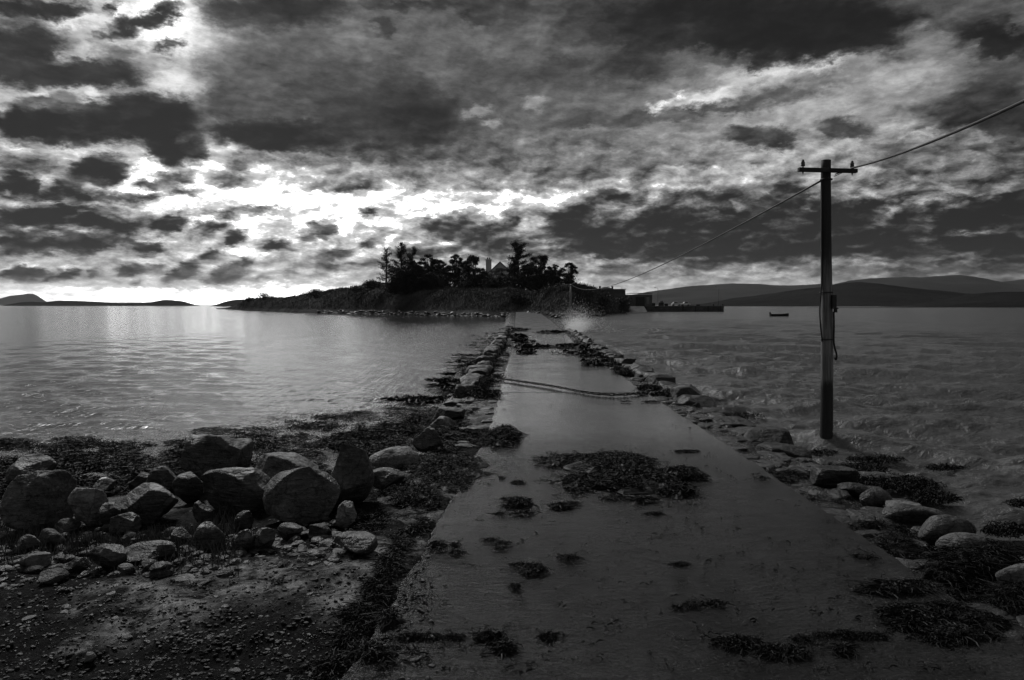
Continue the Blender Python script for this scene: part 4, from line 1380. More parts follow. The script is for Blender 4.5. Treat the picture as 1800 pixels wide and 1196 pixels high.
# slipway
mb = MB()
a0, a1 = bx(1108) - bx(1200), bx(1130) - bx(1200)
mb.add([[a0, 1, 1.9], [a1, 1, 1.9], [a1 + .5, -4, -.3], [a0 - 2, -4, -.3], [a0, 8, 1.9], [a1, 8, 1.9], [a1, 8, -1], [a0, 8, -1], [a1 + .5, -4, -1], [a0 - 2, -4, -1]],
       [[0, 3, 2, 1], [0, 1, 5, 4], [4, 5, 6, 7], [3, 9, 8, 2], [1, 2, 8, 6], [3, 0, 4, 7]])
o = mb.build('slipway', M['concrete'], None, loc=(bx(1200), Yp - 3, 0))
tag(o, 'sloping concrete slipway between the boat shed and the pier', 'slipway')


def car(px, label, seed, facing=1):
    root = empty('parked_car', (bx(px), Yp + 2.2, 2.04), label, 'car', 'cars parked on the pier')
    L, Wd = 3.3, 1.6
    mb = MB()
    pr = [(-1.65, .3), (-1.65, .75), (-1.25, .86), (-.75, .92), (.55, .92), (1.5, .82), (1.65, .6), (1.65, .3)]
    V = [[p[0] * facing, s * Wd / 2, p[1]] for s in (-1, 1) for p in pr]
    m = len(pr)
    mb.add(V, [[k, (k + 1) % m, m + (k + 1) % m, m + k] for k in range(m)])
    mb.add(V, [[0, 1, 2, 7], [2, 3, 6, 7], [3, 4, 5, 6], [m + 7, m + 2, m + 1, m], [m + 7, m + 6, m + 3, m + 2], [m + 6, m + 5, m + 4, m + 3]])
    mb.build('body', M['white'], root)
    V = [[x * facing, y * sh, z] for (x, z, sh) in ((-1.2, .92, 1), (.75, .92, 1), (.25, 1.4, .82), (-.9, 1.4, .82)) for y in (-.74, .74)]
    MB().add(V, [[0, 2, 4, 6], [3, 1, 7, 5], [6, 4, 5, 7], [2, 3, 5, 4], [1, 0, 6, 7]]).build('cabin', M['white'], root)
    for s in (-1, 1):
        V = [[x * facing, y * s, z] for x, y, z in ((-1.0, .755, .95), (.58, .755, .95), (.2, .665, 1.33), (-.8, .665, 1.33))]
        MB().add(V, [[0, 1, 2, 3]]).build('window', M['glass'], root)
        for x in (-1.02, 1.02):
            mb = MB()
            th = np.arange(14) / 14 * 2 * PI
            mb.tube([[x, s * .82, .3], [x, s * .62, .3]], .3, 14)
            mb.build('wheel', M['rubber'], root)


car(1191, 'small white car parked on the pier, nearer the boat shed', 1)
car(1207, 'small white car parked on the pier, farther out', 2, -1)


def lamp(px, ptop, pbase, Y, label, arm):
    x = (px - CX) * Y / FOC
    zb = CH + (HY - pbase) * Y / FOC
    H = (pbase - ptop) * Y / FOC
    root = empty('street_lamp', (x, Y, zb), label, 'street lamp', 'lamp posts on the pier')
    MB().tube([[0, 0, 0], [0, 0, H * .5], [0, 0, H]], [.09, .075, .06], 8).build('post', M['galv'], root, True)
    MB().tube([[0, 0, H], [arm * .5, 0, H + .2], [arm * .8, 0, H + .2]], .05, 6).build('arm', M['galv'], root, True)
    MB().box((arm * 1.05, 0, H + .18), (.55, .3, .22), 0, .7).build('lamp_head', M['galv'], root)


lamp(1156.5, 507, 532, 252, 'lamp post beside the boat shed', -1)
lamp(1262.5, 505, 538, 254, 'lamp post near the outer end of the pier', -1)


def fish_box(px, py, w, h, d, label, seed, Y=249.5, name='fish_crate', mat='dark'):
    x = (px - CX) * Y / FOC
    mb = MB()
    t_ = .06
    mb.box((0, 0, t_ / 2), (w, d, t_))
    for sx_, sy_, lx, ly in ((-1, 0, t_, d), (1, 0, t_, d), (0, -1, w - 2 * t_, t_), (0, 1, w - 2 * t_, t_)):
        mb.box((sx_ * (w - t_) / 2, sy_ * (d - t_) / 2, t_ + (h - t_) / 2), (lx, ly, h - t_))
    o = mb.build(name, M[mat], None, loc=(x, Y + 1.2, py))
    return tag(o, label, 'crate', 'fish crates on the pier')


fish_box(1149, 2.05, 1.4, 1.0, 1.0, 'dark fish crate on the pier right against the boat shed', 1)
fish_box(1163, 2.05, 1.8, 1.2, 1.0, 'broad dark fish crate on the pier beyond the first lamp post', 2)
fish_box(1172, 2.05, 1.2, .8, 1.0, 'low fish crate on the pier left of the white cars', 3)
fish_box(1228, 2.05, 1.4, .5, 1.0, 'flat fish crate on the pier right of the white cars', 4)
fish_box(1164, 3.27, 1.0, .5, .9, 'small fish crate stacked on the broad dark one', 5, mat='galv')


# marker post by the end of the road
o = MB().tube([[0, 0, -.4], [0, 0, .6], [0, 0, 1.1]], [.07, .07, .06], 8).build('marker_post', M['white'], None, True, loc=((979 - CX) * 138 / FOC, 138, 1.0))
tag(o, 'short pale marker post on the shore right of the road end', 'post')

# ------------------------------------------------------------------ open boat at its mooring
Yo = 150.0
root = empty('rowing_boat', ((1370 - CX) * Yo / FOC, Yo, .05), 'open dark boat with an outboard motor riding on the bay', 'boat')
Lb = 3.7
st = np.linspace(-1, 1, 19)
V = []
for s in st:
    bw = .72 * (1 - max(0, s) ** 2.6) ** .8 * (1 - .12 * max(0, -s)) + .01
    shz = .42 + .16 * max(0, s) ** 2
    kz = -.18 + .45 * max(0, s - .55) ** 1.2
    x = s * Lb / 2 + .12 * max(0, s)
    for q in (-1, -.92, -.6, 0, .6, .92, 1):
        yy = bw * q * (1 if abs(q) > .8 else .95)
        zz = shz if abs(q) == 1 else (kz + (shz - kz) * (.45 if abs(q) > .9 else (.12 if abs(q) > .5 else 0)))
        V.append([x, yy, zz])
V = np.array(V)
F = grid_faces(19, 7)
Vi = V * np.array([.97, .9, 1]) + np.array([0, 0, .03])
mb = MB().add(V, F).add(Vi, F[:, ::-1])
e0 = np.arange(7)
mb.add(V[:7], [[0, 1, 5, 6], [1, 2, 4, 5]]).add(V[[2, 3, 4]], [[0, 1, 2]])
mb.build('hull', M['wood_dark'], root, True)
for x in (-1.0, .3):
    MB().box((x, 0, .26), (.28, 1.2, .05)).build('thwart', M['wood'], root)
MB().box((-1.98, 0, .62), (.34, .28, .42), 0, .8).box((-2.0, 0, .15), (.16, .12, .6)).build('outboard_motor', M['iron'], root)

# ------------------------------------------------------------------ breaking spray on the seaward side
r = np.random.default_rng(44)
n = 42000
g = r.random(n)
cxs, Yq = (1000 - CX) * 62 / FOC, 62.0
hh = 1.5 * g ** 1.7
sp_ = .22 + .42 * hh
jet = r.integers(0, 17, n)
jx = np.random.default_rng(9).normal(0, 1.0, 17)[jet]; jh = np.random.default_rng(10).uniform(.45, 1.35, 17)[jet]
hh = hh * jh
C = np.stack([cxs + .5 + (.62 * jx + .45 * r.normal(0, 1, n)) * sp_ * 1.25 + .3 * hh, Yq + r.normal(0, 1.6, n), .2 + hh * np.abs(r.normal(.75, .35, n))], -1)
n2 = 5000
C2 = np.stack([cxs + .8 + r.normal(0, 1.6, n2), Yq + r.normal(0, 2, n2), .1 + 0.7 * np.abs(r.normal(0, 1, n2)) ** 1.3], -1)
C = np.concatenate([C, C2])
s = r.uniform(.010, .030, len(C)) * np.where(np.arange(len(C)) < n, 1.0, .6)
A1 = r.normal(size=(len(C), 3)); A2 = r.normal(size=(len(C), 3))
A1 /= np.linalg.norm(A1, axis=1)[:, None]; A2 /= np.linalg.norm(A2, axis=1)[:, None]
V = np.stack([C + A1 * s[:, None], C + A2 * s[:, None], C - (A1 + A2) * s[:, None] * .6], 1).reshape(-1, 3)
F = np.arange(3 * len(C)).reshape(-1, 3)
m, nt, bs = new_mat('sea_spray')
tr = nt.node('ShaderNodeBsdfTranslucent'); tr.inputs['Color'].default_value = (.95, .95, .95, 1)
mx = nt.node('ShaderNodeMixShader'); mx.inputs[0].default_value = .75
bs.inputs['Base Color'].default_value = (.9, .9, .9, 1)
nt.link(bs.outputs[0], mx.inputs[1]); nt.link(tr.outputs[0], mx.inputs[2])
nt.link(mx.outputs[0], m.node_tree.nodes['Material Output'].inputs[0])
tag(put('spray', mesh_data('spray', V, F, m, False)), 'white burst of spray thrown up against the right side of the far road', 'spray', kind='stuff')

# ------------------------------------------------------------------ sea air
m = bpy.data.materials.new('haze')
m.use_nodes = True
for nd in list(m.node_tree.nodes):
    if nd.type == 'BSDF_PRINCIPLED':
        m.node_tree.nodes.remove(nd)
vol = m.node_tree.nodes.new('ShaderNodeVolumePrincipled')
vol.inputs['Color'].default_value = (.95, .95, .95, 1)
vol.inputs['Density'].default_value = HAZE
vol.inputs['Anisotropy'].default_value = .2
m.node_tree.links.new(vol.outputs[0], m.node_tree.nodes['Material Output'].inputs['Volume'])
if HAZE:
    o = MB().box((0, 5200, 120), (26000, 11600, 330)).build('haze', m)
    tag(o, 'thin pale sea haze over the whole bay', 'haze', kind='stuff')
# ------------------------------------------------------------------ telegraph pole
Yt = 12.55
k_ = Yt / FOC
X_ = lambda p: (p - 1452.5) * k_
Z_ = lambda p: CH + (HY - p) * k_
root = empty('telegraph_pole', ((1452.5 - CX) * k_, Yt, 0), 'weathered wooden telegraph pole with a crossarm standing in the water', 'telegraph pole')
zs = np.linspace(-.9, Z_(282), 40)
n = 28
th = np.arange(n) / n * 2 * PI
rad = np.interp(zs, [-.9, 0, 1.2, 5.1], [.112, .108, .102, .082])
V = []
for z, q in zip(zs, rad):
    wob = 1 + .022 * np.sin(3 * th + z * .7) + .012 * np.sin(9 * th) + .01 * math.sin(z * 5)
    V.append(np.stack([q * wob * np.cos(th) + .012 * math.sin(z * 1.1), q * wob * np.sin(th), np.full(n, z)], -1))
V = np.array(V).reshape(-1, 3)
i = np.arange(39)[:, None] * n; j = np.arange(n)[None, :]; kk = (j + 1) % n
F4 = np.stack([i + j, i + kk, i + n + kk, i + n + j], -1).reshape(-1, 4)
top = len(V)
V = np.concatenate([V, [[0.0, 0, zs[-1] + .012]]])
F3 = np.stack([np.full(n, top), 39 * n + np.arange(n), 39 * n + (np.arange(n) + 1) % n], -1)


def pole_material():
    m, nt, bs = new_mat('pole_timber')
    tc = nt.node('ShaderNodeTexCoord').outputs['Object']
    sep = nt.node('ShaderNodeSeparateXYZ'); nt.link(tc, sep.inputs[0])
    grain = nt.noise(nt.vm('MULTIPLY', tc, (14, 14, .7)), 2.5, 7, .65, .3)
    blot = nt.noise(nt.vm('MULTIPLY', tc, (2, 2, .9)), 1.6, 4, .6)
    # bare worn timber in the middle, tarred at the top, weedy below the tide mark
    zn = nt.m('ADD', sep.outputs[2], nt.m('MULTIPLY', nt.m('SUBTRACT', blot, .5), 1.1))
    bare = nt.m('MULTIPLY', nt.rng(zn, .85, 1.15, 0, 1, True), nt.rng(zn, 3.6, 2.6, 0, 1, True))
    c = nt.mixf(nt.m('MULTIPLY', bare, nt.rng(grain, .3, .6, .35, 1)), .022, .22)
    c = nt.m('MULTIPLY', c, nt.rng(grain, .3, .7, .6, 1.3))
    nt._in(bs.inputs['Base Color'], c)
    bs.inputs['Roughness'].default_value = .75
    nt._in(bs.inputs['Normal'], nt.bump(grain, .6, .012))
    return m


put('shaft', mesh_data('shaft', V, [F3, F4], pole_material(), True), root)
# crossarm, slightly tilted, on the front of the pole
al, ar = X_(1398), X_(1499.5)
zl, zrr = Z_(301), Z_(303.5)
mb = MB()
pts = [(al, zl), (ar, zrr)]
hh2, dd2 = .034, .045
Vc = []
for (x, z) in pts:
    Vc += [[x, -.135 - dd2, z - hh2], [x, -.135 + dd2, z - hh2], [x, -.135 + dd2, z + hh2], [x, -.135 - dd2, z + hh2]]
mb.add(Vc, [[0, 1, 2, 3], [7, 6, 5, 4], [0, 4, 5, 1], [1, 5, 6, 2], [2, 6, 7, 3], [3, 7, 4, 0]])
arm = mb.build('crossarm', M['wood_dark'], root)
bv = arm.modifiers.new('bevel', 'BEVEL'); bv.width = .006; bv.segments = 2
MB().tube([[0, -.2, (zl + zrr) / 2], [0, .1, (zl + zrr) / 2]], .014, 8).build('bolt', M['iron'], arm)
for p in (1406, 1491.5):
    x = X_(p)
    t_ = (x - al) / (ar - al)
    za = zl + (zrr - zl) * t_
    pr = [(.004, -.085), (.012, -.05), (.016, -.036), (.012, -.034), (.012, .06)]
    ins = MB().lathe([(.012, .06), (.032, .062), (.036, .075), (.030, .10), (.034, .108), (.031, .135), (.022, .15), (.023, .165), (.012, .178), (0.001, .18)], (x, -.135, za), 18).build('insulator', M['ceramic'], root, True)
    MB().lathe(pr, (x, -.135, za), 10).build('pin', M['iron'], ins, True)
# cable running down the left side, bulging away and ending loose
zt = Z_(322)
pts = [(X_(1441), -.07, Z_(319)), (X_(1442.2), -.06, Z_(330)), (X_(1442.8), -.05, Z_(350)), (X_(1442.5), -.05, Z_(420)), (X_(1442.6), -.05, Z_(490)), (X_(1440.5), -.06, Z_(515)), (X_(1438.6), -.06, Z_(545)), (X_(1439.6), -.06, Z_(570)), (X_(1442.3), -.05, Z_(592)), (X_(1442.8), -.05, Z_(600))]


def spline(pts, n):
    pts = np.array(pts, float)
    t = np.linspace(0, len(pts) - 1, n)
    i = np.clip(t.astype(int), 0, len(pts) - 2)
    f = (t - i)[:, None]
    p0 = pts[np.clip(i - 1, 0, None)]; p1 = pts[i]; p2 = pts[i + 1]; p3 = pts[np.clip(i + 2, None, len(pts) - 1)]
    return .5 * ((2 * p1) + (-p0 + p2) * f + (2 * p0 - 5 * p1 + 4 * p2 - p3) * f ** 2 + (-p0 + 3 * p1 - 3 * p2 + p3) * f ** 3)


MB().tube(spline(pts, 60), .013, 8).build('down_cable', M['rubber'], root, True)
# switch box and loose hook on the right
mb = MB().box((X_(1461), -.1, Z_(531)), (.075, .08, .24)).box((X_(1463), -.1, Z_(542)), (.12, .05, .025)).box((X_(1464), -.1, Z_(546)), (.05, .05, .07))
o = mb.build('switch_box', M['iron'], root)
bv = o.modifiers.new('bevel', 'BEVEL'); bv.width = .006; bv.segments = 2
MB().tube(spline([(X_(1461), -.1, Z_(548)), (X_(1461), -.11, Z_(575)), (X_(1460.5), -.11, Z_(596)), (X_(1462), -.11, Z_(610)), (X_(1465), -.11, Z_(620)), (X_(1465.6), -.11, Z_(628)), (X_(1464), -.11, Z_(632)), (X_(1462.8), -.11, Z_(628))], 40), .016, 8).build('cable_hook', M['rubber'], root, True)
for p in (596.5, 604.5 - 90):
    ring = [[.108 * math.cos(a), .108 * math.sin(a), Z_(p)] for a in np.linspace(0, 2 * PI, 25)]
    MB().tube(ring, .009, 6, False).build('strap', M['iron'], root, True)
MB().tube([[.095 * math.cos(a), .095 * math.sin(a), Z_(316)] for a in np.linspace(0, 2 * PI, 25)], .012, 6, False).build('strap', M['iron'], root, True)
px0 = (1452.5 - CX) * k_


def sag(a, b, S, n=120):
    t = np.linspace(0, 1, n)[:, None]
    p = np.array(a)[None, :] * (1 - t) + np.array(b)[None, :] * t
    p[:, 2] -= (4 * S * t * (1 - t))[:, 0]
    return p


# far pole, and the overhead cable from pole to pole
Yf = 105.0
fx = (1003 - CX) * Yf / FOC
root2 = empty('telegraph_pole', (fx, Yf, 0), 'far thin telegraph pole standing behind the breaking spray', 'telegraph pole')
MB().tube([[0, 0, -.8], [0, 0, 2.5], [.05, 0, 5.5]], [.17, .15, .13], 10).build('shaft', M['grey_paint'], root2, True)
MB().box((.05, -.14, 5.3), (.5, .08, .08)).build('crossarm', M['wood_dark'], root2)
c1 = sag([px0 + X_(1441), Yt - .06, Z_(319)], [fx + .05, Yf - .1, 5.45], 1.28)
o = MB().tube(c1, .017, 8).build('overhead_cable', M['rubber'], None, True)
tag(o, 'black overhead cable sagging from the near pole to the far pole', 'cable', 'overhead cables')
a = [px0 + X_(1490), Yt - .14, Z_(303) + .045]
b = [px0 + .35 - 1.75 * 1.6, 6.0 - 8.4, 3.65]
# passes the right border of the picture about six metres away
t6 = []
e = np.array([(1800 - CX) * 6.0 / FOC, 6.0, CH + (HY - 178) * 6.0 / FOC])
aa_ = np.array(a)
q = np.linspace(0, 1.9, 70)[:, None]
pts = aa_ + (e - aa_) * q
pts[:, 2] -= .10 * (4 * q * (1 - q))[:, 0] * .6
o = MB().tube(pts, .016, 8).build('overhead_cable', M['rubber'], None, True)
tag(o, 'black overhead cable leaving the crossarm toward the upper right', 'cable', 'overhead cables')
for d_, zz in ((0, 309.5), (1, 313)):
    pass
MB().tube(spline([(X_(1462), -.13, Z_(309)), (X_(1470), -.15, Z_(306.5)), (X_(1480), -.17, Z_(304)), (X_(1490), -.15, Z_(301))], 24), .010, 8).build('tail_wire', M['rubber'], root, True)
MB().tube(spline([(X_(1462), -.1, Z_(312)), (X_(1471), -.12, Z_(308)), (X_(1479), -.14, Z_(304.5))], 16), .006, 6).build('tail_wire', M['rubber'], root, True)

# ------------------------------------------------------------------ chain across the road
lx, ly, _ = at(866, 671.5); mx_, my_, _ = at(1085, 697.5); rx_, ry_, _ = at(1226, 706.5)
path = spline([(float(lx), float(ly), 0), ((float(lx) * .55 + float(mx_) * .45), float(ly) * .55 + float(my_) * .45 - .02, 0), (float(mx_), float(my_), 0), (float(rx_), float(ry_), 0)], 400)
seg = np.concatenate([[0], np.cumsum(np.linalg.norm(np.diff(path[:, :2], axis=0), axis=1))])
pitch = .080
nl = int(seg[-1] / pitch)
root = empty('chain', (float(mx_), float(my_), float(zr(my_))), 'heavy rusty mooring chain lying right across the road', 'chain')
stad = [(.036 * math.cos(a) + (.024 if math.cos(a) > 0 else -.024), .034 * math.sin(a), 0) for a in np.linspace(0, 2 * PI, 21)]
link_me = MB().tube(stad, .012, 7, False).data('link', M['iron'], True)
from mathutils import Matrix
for k in range(nl):
    s = (k + .5) * pitch
    x = np.interp(s, seg, path[:, 0]); y = np.interp(s, seg, path[:, 1])
    x2 = np.interp(s + .05, seg, path[:, 0]); y2 = np.interp(s + .05, seg, path[:, 1])
    z = float(surf_h(np.array(x), np.array(y)))
    o = bpy.data.objects.new('link', link_me)
    COL.objects.link(o)
    o.parent = root
    yaw = math.atan2(y2 - y, x2 - x)
    roll = (.35 if k % 2 else -.8) + .2 * math.sin(k * 1.7)
    o.rotation_euler = (Matrix.Rotation(yaw, 3, 'Z') @ Matrix.Rotation(roll, 3, 'X')).to_euler()
    o.location = (x - mx_, y - my_, z + .045 - float(zr(my_)))
# ------------------------------------------------------------------ sky: clouds at infinity, in directions of the world
SUN_AZ, SUN_EL = math.radians(-26), math.radians(40)
W1A, W2A, F1A, F2A, PFA, LOWW, CON, LIFT, EMB = .05, .066, .30, .22, .46, .25, 1.06, .025, 1.15
GL1, GL2 = 6.0, 4.0
NROW, NCOL, AZMAX, TEMAX, TE0 = 96, 260, 0.78, 0.62, 0.012

# brightness of the high cloud sheet behind (display grey), rows of height above the horizon
_bx = [-150, 0, 150, 300, 450, 600, 750, 900, 1050, 1200, 1350, 1500, 1650, 1800, 1950]
_by = [-260, -100, 0, 60, 120, 180, 240, 300, 350, 400, 450, 490, 520, 560]
_B = np.array([
    [.25, .27, .30, .33, .31, .29, .27, .25, .25, .25, .25, .22, .22, .22, .22],
    [.30, .35, .45, .55, .42, .35, .28, .24, .24, .26, .25, .22, .22, .22, .22],
    [.45, .50, .80, 1.0, .62, .55, .38, .32, .31, .36, .34, .28, .32, .34, .3],
    [.50, .60, .72, 1.0, .70, .42, .40, .38, .36, .38, .42, .40, .40, .34, .3],
    [.60, .66, .78, .88, .66, .40, .38, .36, .36, .44, .58, .56, .52, .30, .26],
    [.70, .82, .86, .80, .50, .38, .36, .40, .44, .60, .64, .58, .46, .28, .26],
    [.72, .82, .84, .82, .55, .42, .40, .46, .50, .56, .66, .62, .50, .32, .28],
    [.85, .95, 1.0, 1.02, .94, .74, .60, .58, .60, .70, .74, .70, .64, .56, .45],
    [.84, .95, 1.02, 1.05, 1.05, 1.05, 1.02, .95, .86, .84, .72, .66, .62, .52, .45],
    [.80, .88, .93, .95, 1.0, 1.04, 1.0, .92, .80, .62, .54, .54, .54, .46, .40],
    [.80, .84, .88, .88, .90, .90, .84, .76, .64, .56, .54, .54, .48, .42, .38],
    [.78, .82, .86, .84, .84, .84, .78, .72, .72, .72, .70, .62, .56, .50, .45],
    [.84, .90, .93, .95, .95, .93, .88, .82, .80, .76, .70, .60, .52, .48, .43],
    [.84, .90, .95, .97, .96, .93, .88, .82, .82, .78, .70, .60, .52, .48, .43]])

